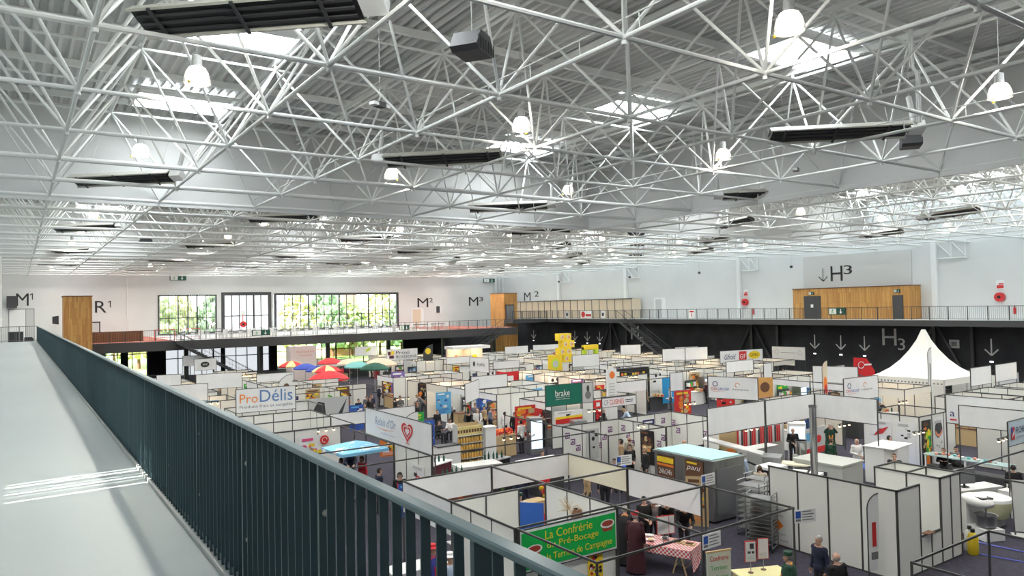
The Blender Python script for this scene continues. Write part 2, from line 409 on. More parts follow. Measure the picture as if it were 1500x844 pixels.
# ------------------------------------------------------------------ loudspeakers and floodlights
sp = thing('hanging_loudspeaker', '', 'loudspeaker')
G().prism([(-.22, .34), (.22, .34), (.42, .02), (.30, -.06), (-.30, -.06), (-.42, .02)], -.28, .28).build('cabinet', DGREY, sp)
g = G()
for i in range(7): a = -.36+i*.12; g.box(a-.012, -.30, -.03, a+.012, -.285, .2)
g.build('grille', BLACK, sp)
G().tube((0, 0, .3), (0, 0, 3), .012, 6).build('hanging_rod', LGREY, sp)
so = Once(sp)
for p, rz, la in (((7.2, 11.8, 12.65), .6, 'black loudspeaker hanging right of the biggest heater'), ((23.6, 12.0, 12.65), .6, 'dark loudspeaker hanging at upper right below the second long heater'),
                  ((7.2, 33.3, 12.65), 0, 'black loudspeaker hanging at the left below the white smoke screen'), ((24.2, 33.8, 12.65), .5, 'black loudspeaker hanging in the middle below the smoke screen'),
                  ((7.2, 54.5, 12.65), 0, 'small dark loudspeaker hanging far back at the left'), ((41, 33.5, 12.65), .4, 'dark loudspeaker hanging before the white right wall')):
    so.put(p, rz, la, 'hanging loudspeakers')
fl = thing('floodlight', '', 'floodlight')
G().box(-.12, -.1, -.06, .12, .1, .06).build('body', DGREY, fl)
g = G(); g.box(.1, -.09, -.05, .28, .09, .03); g.box(-.28, -.09, -.05, -.1, .09, .03); g.build('lamp_head', WHITE, fl)
G().tube((0, 0, .05), (0, 0, 3), .008, 5).build('wire', LGREY, fl)
fo = Once(fl)
for p, la in (((7.3, 16.3, 12.75), 'small twin floodlight hung at top centre'), ((24.4, 16.7, 12.75), 'small twin floodlight hung left of the dark loudspeaker at right')):
    fo.put(p, .4, la)
# stacked dark line array hanging mid hall
for k in range(3):
    p = onY(932, 343+15*k, 46+7*k)
    t = thing('cluster_loudspeaker', f'dark wide loudspeaker cluster hanging mid hall, {nth(k)} from the top', 'loudspeaker', p)
    G().prism([(-.75, .14), (.75, .14), (.85, -.16), (-.85, -.16)], -.3, .3).build('cabinet', DGREY, t)
    G().box(-.7, -.32, -.1, .7, -.30, .1).build('grille', BLACK, t)
# conduits dropping to the heater at upper right
t = thing('cable_conduit', 'grey twin cable conduit dropping to the heater at upper right', 'conduit', (20.9, 10.4, 12.7))
for a in (0, .14): G().path([(a, 0, 0), (a, 0, 1.4), (a-.1, .1, 1.6), (a-.1, .1, 3.1)], .035, 8).build('pipe', LGREY, t, True)
# ================================================================== WALKWAY RAILING
rl = thing('walkway_railing', 'long dark teal bar railing along the pale walkway', 'railing', (1.2, 0, ZW))
g = G(); Y0, Y1 = .6, 62.3
e = .006
sec = [(-.035+e, 1.072), (.025-e, 1.072), (.025, 1.078), (.025, 1.1-e), (.025-e, 1.1), (-.035+e, 1.1), (-.035, 1.1-e), (-.035, 1.078)]
g.prism([(x, z) for x, z in sec], Y0, Y1); g.build('top_rail', RAILT, rl)
G().box(-.010, Y0, .05, .022, Y1, .09).build('bottom_rail', RAILD, rl)
G().box(-.045, Y0, 0, .04, Y1, .035).build('kerb_strip', M('kerb_grey', (.42, .44, .43), .5), rl)
posts = [1.99+1.42*(i-1) for i in range(44)]
posts = [p for p in posts if p < Y1]
pm = G().box(-.022, -.012, .03, .046, .012, 1.075).mesh('post', RAILD)
bmh = G().lathe([(.0, -.010), (.012, -.008), (.017, -.002), (.017, 0)], 14).mesh('bolt', BOLT, True)
for p in posts:
    o = bpy.data.objects.new('post', pm); COL.objects.link(o); o.parent = rl; o.location = (0, p, 0)
    if p < 26:
        for z in (.84, .36):
            b = bpy.data.objects.new('bolt', bmh); COL.objects.link(b); b.parent = o; b.location = (.012, -.012, z); b.rotation_euler = (-PI/2, 0, 0)
            b.location = (.008, -.022, z); b.rotation_euler = (-PI/2, 0, 0); b.scale = (1, 1, -1)
bars = []
for a, b in zip([.6]+posts, posts):
    n = 12
    for i in range(1, n): 
        if b-a > .5: bars.append(a+(b-a)*i/n)
bam = G().box(-.022, -.004, .03, .016, .004, 1.075).mesh('baluster', RAILD)
for y in bars[:100]:
    o = bpy.data.objects.new('baluster', bam); COL.objects.link(o); o.parent = rl; o.location = (0, y, 0)
g = G()
for y in bars[100:]: g.box(-.022, y-.004, .03, .016, y+.004, 1.075)
g.build('balusters_beyond', RAILD, rl)['kind'] = 'stuff'
def railing(name, label, p, q, z, step=1.4, bar=.12, m=DGREY, n_part=True, h=1.1):
    p, q = Vector(p), Vector(q); L = (q-p).length; rz = math.atan2((q-p).y, (q-p).x)
    t = thing(name, label, 'railing', (p.x, p.y, z), rz)
    G().box(0, -.02, h-.04, L, .02, h).build('top_rail', m, t); G().box(0, -.015, .08, L, .015, .11).build('bottom_rail', m, t)
    pm = G().box(-.025, -.025, 0, .025, .025, h).mesh('post', m)
    k = max(1, round(L/step))
    for i in range(k+1):
        o = bpy.data.objects.new('post', pm); COL.objects.link(o); o.parent = t; o.location = (L*i/k, 0, 0)
    g = G(); k = int(L/bar)
    for i in range(k): g.box(i*bar-.007, -.007, .1, i*bar+.007, .007, h-.03)
    g.build('balusters', m, t)['kind'] = 'stuff'
    return t
railing('end_railing', 'thin grey railing closing the far end of the walkway', (-3, 62.4), (1.2, 62.4), ZW, 1.0, .13, MID)
# far end of the walkway: passage floor, pipe, door, speaker boxes
S('floor_passage', G().box(-4, 63.6, 4.9, 2.2, YF, ZM), RESIN, 'pale floor of the passage behind the walkway end', 'floor')
pp = thing('drain_pipe', 'thick white vertical pipe at the far left edge', 'pipe', (-1.15, 66, ZM))
G().tube((0, 0, 0), (0, 0, 9), .24, 16).build('pipe', WHITE, pp, True)
G().tube((0, 0, 2.5), (0, 0, 2.62), .27, 16).build('collar', WHITE, pp, True)
t = thing('speaker_box', 'dark speaker box standing behind the end railing', 'speaker', (-.05, 62.9, ZW)); G().box(-.45, -.2, 0, .45, .3, .72).build('cabinet', DGREY, t)
g = G(); rect(g, -.38, .06, -.05, .66, -.205); rect(g, .05, .06, .38, .66, -.205); g.build('grille', BLACK, t)
t = thing('stage_monitor', 'low black monitor box beside the dark speaker box', 'speaker', (.72, 62.9, ZW)); G().prism([(-.28, 0), (.28, 0), (.28, .2), (.18, .3), (-.28, .3)], -.2, .2).build('cabinet', BLACK, t)
# ------------------------------------------------------------------ far wall fittings
def wallitem(name, label, cat, x, z, rz=0, y=YF): return thing(name, label, cat, (x, y, z), rz)
def code(x0, z0, x1, z1, s0, t0, s1, t1, ch, sup, label, side='far', m=BLACK):
    if side == 'far': t = thing('wall_code', label, 'sign', (0, YF-.005, 0))
    else: t = thing('wall_code', label, 'sign', (XR-.005, 0, 0), -PI/2)
    lettering(t, ch, x0, z0, x1, z1, m, name='letter'); 
    if sup == '1':
        g = G(); w = (t1-t0)*.13; rect(g, s0+.2, t0, s0+.2+w, t1, -.02); g.quad((s0+.2, -.02, t1), (s0+.2, -.02, t1-w*1.3), (s0, -.02, t1-w*2.6), (s0, -.02, t1-w*1.5)); g.build('digit', m, t)
    else: lettering(t, sup, s0, t0, s1, t1, m, name='digit')
    return t
code(-.05, 8.98, 1.12, 10.36, 1.22, 9.65, 1.62, 10.36, 'M', '1', 'black M1 code painted on the wall at far left')
code(7.57, 8.05, 8.75, 9.43, 8.9, 8.65, 9.2, 9.43, 'R', '1', 'black R1 code painted right of the wooden tower')
code(49.4, 7.95, 51.2, 9.3, 51.35, 8.65, 52, 9.3, 'M', '2', 'black M2 code painted right of the big window')
code(58.3, 8.02, 60.0, 9.4, 60.15, 8.7, 60.9, 9.4, 'M', '3', 'black M3 code painted left of the wooden lift tower')
d = thing('door', 'white double door at the far left below the M1 code', 'door', (.45, YF, ZM)); 
g = G(); g.box(-1.2, -.06, 0, 1.2, 0, 3.6); g.build('frame', MID, d)
for a, mm in ((-1.14, WHITE), (.42, LGREY)): G().box(a, -.09, .02, a+(1.5 if a < 0 else .72), -.05, 3.52).build('leaf', mm, d)
t = wallitem('dark_panel', 'dark square panel partly over the M1 code', 'panel', -.44, 8.72, 0, YF-.02); G().box(-.48, -.5, 0, .48, -.4, 1.35).build('board', DGREY, t); G().box(-.4, -.4, .2, .4, -.02, 1).build('bracket', DGREY, t)
t = wallitem('wall_horn', 'dark wall loudspeaker just left of the wooden tower', 'loudspeaker', 3.6, 7.3, 0, 96.5); G().prism([(-.3, -.4), (.3, -.5), (.3, .5), (-.3, .4)], -.2, .3).build('horn', BLACK, t); G().box(-.05, .3, -.05, .05, 1.5, .05).build('bracket', DGREY, t)
def exit_sign(label, loc, rz, w, h, name='exit_sign'):
    t = thing(name, label, 'sign', loc, rz)
    G().box(-w/2, -.04, -h/2, w/2, .04, h/2).build('box', DGREEN, t)
    g = G(); y = -.045; u = h*.38
    rect(g, -w*.45, -h*.4, -w*.02, h*.4, y, 0)
    a = -w*.24                                             # running figure
    disc(g, a+u*.1, u*.62, u*.2, u*.2, y-.004, 1)
    for p, q in (((a, .35), (a-u*.1, -.2)), ((a-u*.1, -.2), (a+u*.35, -.45)), ((a+u*.35, -.45), (a+u*.25, -.95)), ((a-u*.1, -.2), (a-u*.5, -.9)), ((a, .3), (a+u*.5, .1)), ((a, .3), (a-u*.55, .05))):
        p = Vector((p[0], p[1]*u)); q = Vector((q[0], q[1]*u)); dd = (q-p).normalized(); nn = Vector((-dd.y, dd.x))*u*.1
        g.quad((p.x+nn.x, y-.004, p.y+nn.y), (q.x+nn.x, y-.004, q.y+nn.y), (q.x-nn.x, y-.004, q.y-nn.y), (p.x-nn.x, y-.004, p.y-nn.y), 1)
    b = w*.24
    g.quad((b-u*.16, y, u*.9), (b+u*.16, y, u*.9), (b+u*.16, y, -u*.2), (b-u*.16, y, -u*.2), 0)
    g.add([(b-u*.6, y, -u*.15), (b+u*.6, y, -u*.15), (b, y, -u*.95)], [(0, 1, 2)], 0)
    g.build('pictogram', [WHITE, GREEN], t); return t
exit_sign('green exit sign high on the far wall left of the windows', (16.5, YF-.3, 12.15), 0, 1.9, .62)
exit_sign('green exit sign high on the far wall above the M3 code', (61.8, YF-.5, 11.95), 0, 2.1, .6)
# windows of the upper far wall
def window(n, x0, x1, z0, z1, label, cols, rowsz, frost=False, fw=.16, m=DGREY):
    t = thing(f'window_{n}', label, 'window', (0, YF, 0)); t['kind'] = 'structure'
    G().box(x0, .12, z0, x1, .14, z1).build('pane', FROST if frost else GLASS, t)
    g = G(); g.box(x0-fw, -.1, z1, x1+fw, .3, z1+fw); g.box(x0-fw, -.1, z0-.1, x1+fw, .3, z0)
    for a in (x0-fw, x1): g.box(a, -.1, z0, a+fw, .3, z1)
    g.build('frame', m, t)
    g = G()
    for i in range(1, cols): a = x0+(x1-x0)*i/cols; w = .05 if i % 4 else .10; g.box(a-w, .04, z0, a+w, .16, z1)
    for z in rowsz: g.box(x0, .04, z-.05, x1, .16, z+.05)
    g.build('glazing_bars', m, t); return t
wl = window(1, 14.4, 20.9, 5.3, 9.9, 'left upper window with vertical slats and garden view', 6, [7.2])
g = G()
for i in range(26): a = 14.5+6.3*i/25; g.box(a-.035, .2, 5.3, a+.035, .32, 9.9)
g.build('outer_slats', LGREY, wl)
window(2, 22.0, 27.5, 5.3, 9.95, 'frosted white window bay beside the big garden window', 6, [7.3], True, .4)
window(3, 28.6, 46.0, 5.3, 9.9, 'big upper window overlooking green trees', 16, [7.2], False, .3)
window(4, 8.3, 13, .1, 4.1, 'bright lower windows at the left under the mezzanine', 3, [3.0])
window(5, 15.1, 27.5, .1, 4.1, 'frosted lower glazing under the mezzanine', 9, [2.2], True)
window(6, 28.6, 46.9, .1, 4.1, 'bright lower glazing under the mezzanine at centre', 9, [2.4])
t = wallitem('fire_hose_reel', 'red hose reel hanging before the frosted window', 'hose reel', 24.2, 6.2, 0, YF-.2)
G().tube((0, -.3, 0), (0, 0, 0), .38, 18).build('reel', RED, t, True); G().tube((0, -.33, 0), (0, -.28, 0), .14, 12).build('hub', BLACK, t); G().box(-.3, -.02, 1.1, .3, .02, 1.8).build('sign_plate', WHITE, t); G().box(-.04, -.1, .3, .04, .0, 1.2).build('feed_pipe', RED, t)
d = thing('door', 'pale wooden door on the far wall right of the big window', 'door', (49.4, YF, ZM)); G().box(-1, -.06, 0, 1, 0, 2.75).build('frame', WHITE, d); G().box(-.85, -.09, .02, .5, -.05, 2.6).build('leaf', BEIGE, d)
t = wallitem('service_hatch', 'small dark service hatch right of the wooden door', 'hatch', 52.9, 7.0); G().box(-.5, -.06, 0, .5, 0, 1.1).build('frame', WHITE, t); G().box(-.38, -.08, .05, .2, -.05, 1.05).build('shutter', DGREY, t)
t = wallitem('notice_board', 'dark framed board just right of the wooden tower', 'board', 7.6, 5.6); G().box(-.5, -.05, 0, .5, 0, 1.4).build('frame', BLACK, t); g = G(); rect(g, -.38, .12, .38, 1.28, -.055); g.build('sheet', LGREY, t)
G0 = thing('wall_pipe', 'thin white pipe running up the far wall right of R1', 'pipe', (10.9, YF-.1, ZM)); G().tube((0, 0, 0), (0, 0, 7.2), .07, 8).build('pipe', WHITE, G0)
for i, xx in enumerate((63.0, 63.7, 64.3)):
    t = thing('wall_pipe', f'thin grey pipe beside the far right corner, {nth(i)} from the left', 'pipe', (xx, YF-.12, ZM)); G().tube((0, 0, 0), (0, 0, 7.2), .09, 8).build('pipe', LGREY, t)
# ------------------------------------------------------------------ outside trees seen through the glazing
S('ground_outside', G().box(-10, YF+.6, -.3, 90, YF+80, -.02), noisy(M('lawn', (.2, .3, .06), .9), 1.2, (.13, .22, .04), (.30, .38, .10)), 'lawn outside the far windows', 'ground')
LEAF = [noisy(M(f'foliage_{i}', c, .8), 2.5, tuple(v*.6 for v in c), tuple(min(1, v*1.35) for v in c), detail=8) for i, c in enumerate(((.34, .42, .17), (.47, .47, .20), (.25, .37, .19), (.56, .49, .25)))]
rt_ = random.Random(3)
for i in range(15):
    x = 4+i*3.6+rt_.uniform(-1, 1); y = YF+14+rt_.uniform(0, 16); h = rt_.uniform(8, 13)
    t = thing('garden_tree', f'green garden tree outside the big windows, {nth(i)} from the left', 'tree', (x, y, 0), 0, 'trees outside the windows')
    G().tube((0, 0, 0), (0, 0, h*.55), .25, 8, .12).build('trunk', BROWN, t)
    g = G()
    for k in range(260):
        a = rt_.uniform(0, 2*PI); zz = rt_.uniform(.18, 1); rr = 3.0*math.sin(PI*min(1, zz*.85+.12))**.6*rt_.uniform(.4, 1)
        c = Vector((rr*math.cos(a), rr*math.sin(a), h*zz)); s = rt_.uniform(.25, .7)
        rot = Euler((rt_.uniform(0, 3), rt_.uniform(0, 3), rt_.uniform(0, 3))).to_matrix()
        g.ell(c, (s, s*.8, s*.5), 6, 4, 0, rot)
    g.build('crown', LEAF[i % 4], t)
t = thing('brick_building', 'orange brick building outside the right end of the big window', 'building', (46, YF+22, 0)); G().box(-2.6, 0, 0, 2.8, 6, 12).build('wall', M('orange_brick', (.62, .33, .2), .8), t)
g = G()
for z in (4.6, 7.4): g.box(1.0, -.05, z, 1.9, .05, z+1.6)
g.build('window', DGREY, t)
railing('terrace_railing', 'white terrace railing outside the big window', (22, YF+6), (52, YF+6), 5.0, 2, .5, LGREY)
S('floor_terrace', G().box(10, YF+.5, 4.6, 56, YF+7, 5.0), LGREY, 'terrace slab outside the big window', 'floor')
# ------------------------------------------------------------------ mezzanine
REDF = noisy(M('red_brown_carpet', (.40, .12, .09), .9), 3, (.34, .10, .075), (.44, .15, .11))
S('floor_mezzanine', G().box(2.2, 79.5, 4.85, 54, YF, ZM), noisy(M('grey_mezzanine_floor', (.55, .53, .5), .5), 1, (.5, .48, .46), (.6, .58, .55)), 'floor of the far mezzanine with tables', 'floor')
S('trim_2', G().box(2.2, 79.3, 4.1, 54.5, 79.5, ZM), DGREY, 'dark front beam of the far mezzanine', 'trim')
S('trim_3', G().box(2.2, 79.5, 4.1, 54.5, YF, 4.84), DGREY, 'dark soffit of the far mezzanine', 'trim')
for n, (a, b) in enumerate(((5.7, 13.0), (44.8, 54))): S(f'floor_red_{"left" if n == 0 else "right"}', G().box(a, 79.6, ZM, b, YF-.1, ZM+.03), REDF, ('left' if n == 0 else 'right')+' reddish carpet area of the mezzanine', 'floor')
railing('mezzanine_railing', 'dark railing on the left reddish part of the mezzanine', (6, 79.6), (14, 79.6), ZM, 1.4, .2)
railing('mezzanine_railing', 'thin railing along the table part of the mezzanine', (14, 79.6), (44.5, 79.6), ZM, 1.5, .5, MID)
railing('mezzanine_railing', 'thin railing on the right reddish part of the mezzanine', (44.5, 79.6), (54, 79.6), ZM, 1.4, .2)
for i in range(7):
    S('column' if i == 0 else f'column_{i}', G().box(7+i*7.6-.2, 82, 0, 7+i*7.6+.2, 82.4, 4.2), DGREY, f'dark steel column under the mezzanine, {nth(i)} from the left', 'column')
t = thing('wooden_screen', 'low brown slatted screen on the left mezzanine', 'screen', (6.0, 81.5, ZM)); G().box(0, 0, 0, 4.5, .1, 1.05).build('panel', BROWN, t)
g = G()
for i in range(30): g.box(i*.15, -.05, 0, i*.15+.06, 0, 1.1)
g.build('slats', M('brown_batten', (.25, .12, .05), .6), t)
for i, xx in enumerate((11.6, 14.2)):
    t = thing('barrier', f'red crowd barrier on the left mezzanine, {nth(i)} from the left', 'barrier', (xx, 82+i, ZM)); g = G(); 
    g.path([(0, 0, 0), (0, 0, 1.1), (1.9, 0, 1.1), (1.9, 0, 0)], .03, 6); g.build('frame', RED, t); g = G(); g.path([(0, 0, .3), (1.9, 0, .3)], .02, 5); g.build('crossbar', RED, t)
tb = thing('mezzanine_table', '', 'table'); G().box(-.9, -.4, .7, .9, .4, .76).build('tabletop', M('black_tabletop', (.03, .03, .03), .4), tb)
for a in (-.8, .8):
    for b in (-.3, .3): G().tube((a, b, 0), (a, b, .7), .025, 6).build('leg', LGREY, tb)
ch = thing('mezzanine_chair', '', 'chair'); G().box(-.2, -.2, .42, .2, .2, .46).build('seat', WHITE, ch); G().box(-.2, .17, .46, .2, .21, .95).build('backrest', WHITE, ch)
for a in (-.17, .17):
    for b in (-.17, .17): G().tube((a, b, 0), (a, b, .42), .018, 5).build('leg', LGREY, ch)
to, co = Once(tb), Once(ch); k = 0
for i in range(13):
    x = 14.8+i*2.42
    to.put((x, 81.6, ZM), 0, f'black table on the mezzanine edge, {nth(i)} from the left', 'tables on the mezzanine')
    for dx, dy, rz in ((.95, -.5, PI), (-.5, .62, 0), (.5, .62, 0), (1.2, .1, -PI/2)):
        co.put((x+dx, 81.6+dy, ZM), rz, 'white chair at a black table on the mezzanine', 'white chairs on the mezzanine')
exit_sign('green exit sign on the mezzanine edge before the frosted window', (21.5, 79.4, 5.55), 0, 1.9, .6)
exit_sign('pale exit sign on the mezzanine edge near the right of the tables', (38.2, 79.4, 5.55), 0, 1.3, .6)
def stairs(label, p, q, w, m=DGREY):
    p, q = Vector(p), Vector(q); hd = Vector((q.x-p.x, q.y-p.y, 0)); L = hd.length; rz = math.atan2(hd.y, hd.x); H = q.z-p.z
    t = thing('staircase', label, 'stairs', p, rz); n = max(4, int(abs(H)/.19)); g = G()
    for i in range(n): g.box(L*i/n, -w/2, H*(i+.9)/n-.04, L*(i+1)/n, w/2, H*(i+.9)/n)
    g.build('treads', m, t)
    for s in (-1, 1):
        g = G(); g.prism([(0, -.25), (L, H-.25), (L, H+.05), (0, .05)], s*w/2-.02, s*w/2+.02); g.build('stringer', m, t)
        g = G(); g.path([(0, s*w/2, 1), (L, s*w/2, H+1)], .025, 6)
        for i in range(0, n+1, 2): g.path([(L*i/n, s*w/2, H*i/n), (L*i/n, s*w/2, H*i/n+1)], .015, 5)
        g.path([(0, s*w/2, .55), (L, s*w/2, H+.55)], .012, 5); g.build('handrail', m, t)
    return t
stairs('dark staircase going down from the left end of the mezzanine', (21.5, 78.7, 0), (13, 78.7, ZM), 1.2)
stairs('dark staircase rising to the right end of the mezzanine', (43, 78.5, 0), (52, 78.5, ZM), 1.4)
railing('landing_railing', 'thin dark railing before the lift tower door', (55.6, 82.05), (61.5, 82.05), ZW, 1.4, .15)
# wooden towers
def tower(label, x0, x1, y0, y1, z1, door=None):
    t = thing('wooden_tower', label, 'lift tower', (0, 0, 0)); G().box(x0, y0, 0, x1, y1, z1).build('cladding', WOODX, t)
    G().box(x0-.05, y0-.05, z1, x1+.05, y1+.05, z1+.08).build('roof_edge', BROWN, t)
    if door: a, b, c, e = door; G().box(a, y0-.06, c, b, y0+.02, e).build('door_frame', DGREY, t); G().box(a+.12, y0-.09, c, (a+b)/2-.02, y0-.04, e-.12).build('door_leaf', GREYM, t); G().box((a+b)/2+.02, y0-.09, c, b-.12, y0-.04, e-.12).build('door_leaf', GREYM, t)
    return t
tower('wooden lift tower standing behind the railing at left', 3.45, 5.65, 76, 78.5, 9.47)
tower('wooden lift tower with grey door at the far right corner', 55.6, 57.8, 84, 87.5, 9.6, (55.8, 57.25, ZW, 8.05))
# ================================================================== RIGHT BALCONY
XB = 61.5
S('floor_balcony', G().box(XB, -6, 5.75, XR, 92, ZW), LGREY, 'floor of the right side balcony', 'floor')
S('trim_4', G().box(XB-.05, -6, 5.48, XB+.1, 92, 5.97), DGREY, 'dark edge beam of the right side balcony', 'trim')
S('trim_5', G().box(XB, -6, 5.6, XR, 92, 5.74), BLACK, 'black soffit of the right side balcony', 'trim')
railing('balcony_railing', 'long dark bar railing along the right balcony', (XB+.05, 10), (XB+.05, 91), ZW, 1.45, .14)
S('floor_landing', G().box(55.6, 82, 5.5, 61.6, 83.9, 5.98), DGREY, 'dark landing between lift tower and balcony', 'floor')
# white wall columns with brackets
for i, yy in enumerate((83.5, 69.5, 51.7, 31.3)):
    t = thing('wall_column', f'white wall column with lattice bracket on the right wall, {nth(i)} from the far corner', 'column', (XR-.02, yy, ZW)); t['kind'] = 'structure'
    G().box(-.35, -.22, 0, 0, .22, 6.6).build('shaft', WHITE, t)
    g = G(); g.path([(-.2, -.3, 6.5), (-.2, -2.6, 6.5)], .06, 6); g.path([(-.2, -.3, 5.1), (-.2, -2.6, 5.1)], .06, 6)
    g.path([(-.2, -.3, 6.4), (-.2, -1.4, 5.2), (-.2, -1.4, 6.5), (-.2, -2.5, 5.2)], .05, 6); g.path([(-.2, -2.5, 5.1), (-.2, -2.5, 6.5)], .05, 6); g.build('bracket', STEEL, t)
pn = thing('wall_panel_board', 'large pale grey panel behind the H3 code on the right wall', 'panel', (XR, 0, 0)); G().box(-.12, 33.3, 8.97, -.01, 43.9, 12.1).build('board', M('pale_grey_panel', (.62, .62, .60), .7), pn)
def rcode(*a, **k): return code(*a, side='right', **k)
def R_(y): return -y
t = thing('wall_code', 'black arrow and H3 code on the pale grey panel', 'sign', (XR-.13, 0, 0), -PI/2)
lettering(t, 'H', -40.95, 9.58, -39.72, 11.03, BLACK, name='letter'); lettering(t, '3', -39.6, 10.2, -38.75, 11.03, BLACK, name='digit')
def arrow(t, cx, z0, z1, m, w=.5, th=.07, name='arrow', y=-.02):
    g = G(); rect(g, cx-th/2, z0, cx+th/2, z1, y)
    for s in (-1, 1):
        a = Vector((cx, z0)); b = Vector((cx+s*w, z0+w*1.0)); n = Vector((-(b-a).y, (b-a).x)).normalized()*th/2
        g.quad((a.x+n.x, y, a.y+n.y), (b.x+n.x, y, b.y+n.y), (b.x-n.x, y, b.y-n.y), (a.x-n.x, y, a.y-n.y))
    return g.build(name, m, t)
arrow(t, -41.75, 9.62, 10.88, BLACK, .45)
for i, yy in enumerate((90.2, 80.3, 77.6, 75, 42.95, 40.2, 37.85, 27.2)):
    t = thing('wall_arrow', f'white down arrow painted on the black wall, {nth(i)} from the left', 'sign', (XR-.005, 0, 0), -PI/2, 'arrows on the black wall')
    arrow(t, -yy, 3.05 if yy < 60 else 2.85, 4.4 if yy < 60 else 4.15, WHITE, .5 if yy < 60 else .6, .11)
    e = thing('exit_light', f'small bright exit light below a white arrow, {nth(i)} from the left', 'light', (XR-.03, yy, 2.55), -PI/2, 'lights under the arrows'); G().box(-.13, -.05, -.05, .13, .0, .05).build('lens', M('exit_lens', (1, 1, 1), .4, 0, 3), e)
t = thing('wall_code', 'white H3 code painted on the black wall', 'sign', (XR-.005, 0, 0), -PI/2)
lettering(t, 'H', -36.15, 3.6, -34.85, 5.1, LGREY, name='letter'); lettering(t, '3', -34.75, 3.2, -34.1, 4.25, LGREY, name='digit')
t = thing('wall_code', 'white M5 code on the black wall left of the stairs', 'sign', (XR-.005, 0, 0), -PI/2)
lettering(t, 'M', -68.9, 3.3, -67.5, 4.95, LGREY, name='letter'); lettering(t, '5', -67.4, 2.5, -66.7, 3.6, LGREY, name='digit')
t = thing('wall_code', 'black M2 code on the white wall above the cream cabin', 'sign', (XR-.005, 0, 0), -PI/2)
lettering(t, 'M', -92.5, 8.6, -90.8, 9.9, BLACK, name='letter'); lettering(t, '2', -89.8, 9.2, -88.6, 10, BLACK, name='digit')
# steel braces on the black wall
for i, (ya, yb) in enumerate(((69.5, 72.4), (72.5, 75.2), (47, 50), (50.2, 53), (28.5, 31.3), (31.5, 34.2))):
    t = thing('steel_brace', f'dark diagonal steel brace on the black wall, {nth(i)} from the front', 'brace', (XR-.25, 0, 0))
    g = G(); zz = (5.5, .2) if i % 2 else (.2, 5.5)
    g.tube((0, ya, zz[0]), (0, yb, zz[1]), .11, 6); g.build('diagonal', DGREY, t); G().box(-.12, ya-.12, 0, .12, ya+.12, 5.6).build('post', DGREY, t)
# wooden box with doors
wb = thing('wooden_cabin', 'long wooden clad cabin with dark doors on the right balcony', 'cabin', (0, 0, 0))
G().box(63.2, 32.6, ZW, XR-.02, 44.0, 8.88).build('cladding', WOODY, wb); G().box(63.15, 32.55, 8.88, XR-.02, 44.05, 8.95).build('roof_edge', BROWN, wb)
dd = G().box(63.12, 41.0, ZW, 63.25, 42.75, 8.2).build('door', DGREY, wb); G().box(63.08, 41.75, 7.1, 63.13, 42.0, 7.4).build('notice', WHITE, dd)
dd = G().box(63.12, 33.2, ZW, 63.25, 34.1, 8.1).build('door', DGREY, wb)
exit_sign('green exit sign above the wide cabin door', (63.15, 41.95, 8.45), -PI/2, .55, .28)
exit_sign('green exit sign above the narrow cabin door', (63.15, 33.7, 8.45), -PI/2, .55, .28)
exit_sign('big green exit sign on the balcony railing before the cabin', (XB-.05, 38.3, 6.75), -PI/2, 1.65, .62)
def hose(label, y, s=1):
    t = thing('fire_hose_reel', label, 'hose reel', (XR-.02, y, 7.75), -PI/2)
    G().tube((0, -.3, 0), (0, 0, 0), .36, 18).build('reel', RED, t, True); G().tube((0, -.33, 0), (0, -.28, 0), .12, 12).build('hub', BLACK, t)
    t = thing('fire_sign', label.replace('hose reel', 'fire sign above the hose reel'), 'sign', (XR, y, 8.75), -PI/2); G().box(-.3, -.02, -.35, .3, 0, .35).build('plate', WHITE, t); g = G(); rect(g, -.25, -.3, .25, -.05, -.025); rect(g, -.1, 0, .25, .1, -.025); g.build('symbol', RED, t)
    t = thing('fire_extinguisher', label.replace('hose reel', 'extinguisher below the hose reel'), 'extinguisher', (XR-.12, y-1, 6.4)); G().lathe([(.09, 0), (.09, .45), (.03, .55)], 10, caps=True).build('cylinder', RED, t, True); G().box(-.05, -.03, .55, .05, .03, .63).build('valve', BLACK, t)
hose('red hose reel on the white wall at far right', 26.4)
hose('red hose reel beside the white column right of centre', 51.0)
# cream cabin on the far balcony
cb = thing('cream_cabin', 'long cream panelled cabin on the far right balcony', 'cabin', (0, 0, 0))
g = G().box(62.9, 66.5, ZW, 64.5, 92, 8.45); g.build('panels', M('cream_panel', (.72, .60, .44), .6), cb)
g = G()
for i in range(18): g.box(62.86, 66.5+i*1.5, ZW, 62.9, 66.56+i*1.5, 8.45)
g.box(62.84, 66.4, 8.42, 62.95, 92, 8.5); g.build('joints', DGREY, cb)
d = thing('door', 'narrow white door with dark lower half on the right balcony wall', 'door', (XR, 63.8, ZW), -PI/2); G().box(-.9, -.06, 0, 1.1, 0, 2.5).build('frame', WHITE, d); G().box(-.6, -.09, 0, .4, -.05, 2.3).build('leaf', LGREY, d)
for i, (yy, c, la) in enumerate(((73.5, RED, 'red and white picture banner hung on the far balcony railing'), (70.2, WHITE, 'small white notice hung on the far balcony railing'), (77.5, LGREY, 'small pale notice hung on the far balcony railing'), (55.5, WHITE, 'white notice with red arrow on the balcony railing'))):
    t = thing('railing_banner', la, 'banner', (XB-.03, yy, 6.55), -PI/2); w = 2.2 if i == 0 else .8; G().box(-w/2, -.03, -.45, w/2, -.01, .45).build('sheet', WHITE if i == 0 else c, t)
    g = G()
    if i == 0: disc(g, -.6, 0, .4, .4, -.035); rect(g, -.1, -.25, 1, .05, -.035)
    elif i == 3: rect(g, -.3, .2, .3, .35, -.035); rect(g, -.06, -.3, .06, .1, -.035)
    else: rect(g, -.2, -.2, .2, .2, -.035)
    g.build('print', RED if i in (0, 3) else DGREY, t)
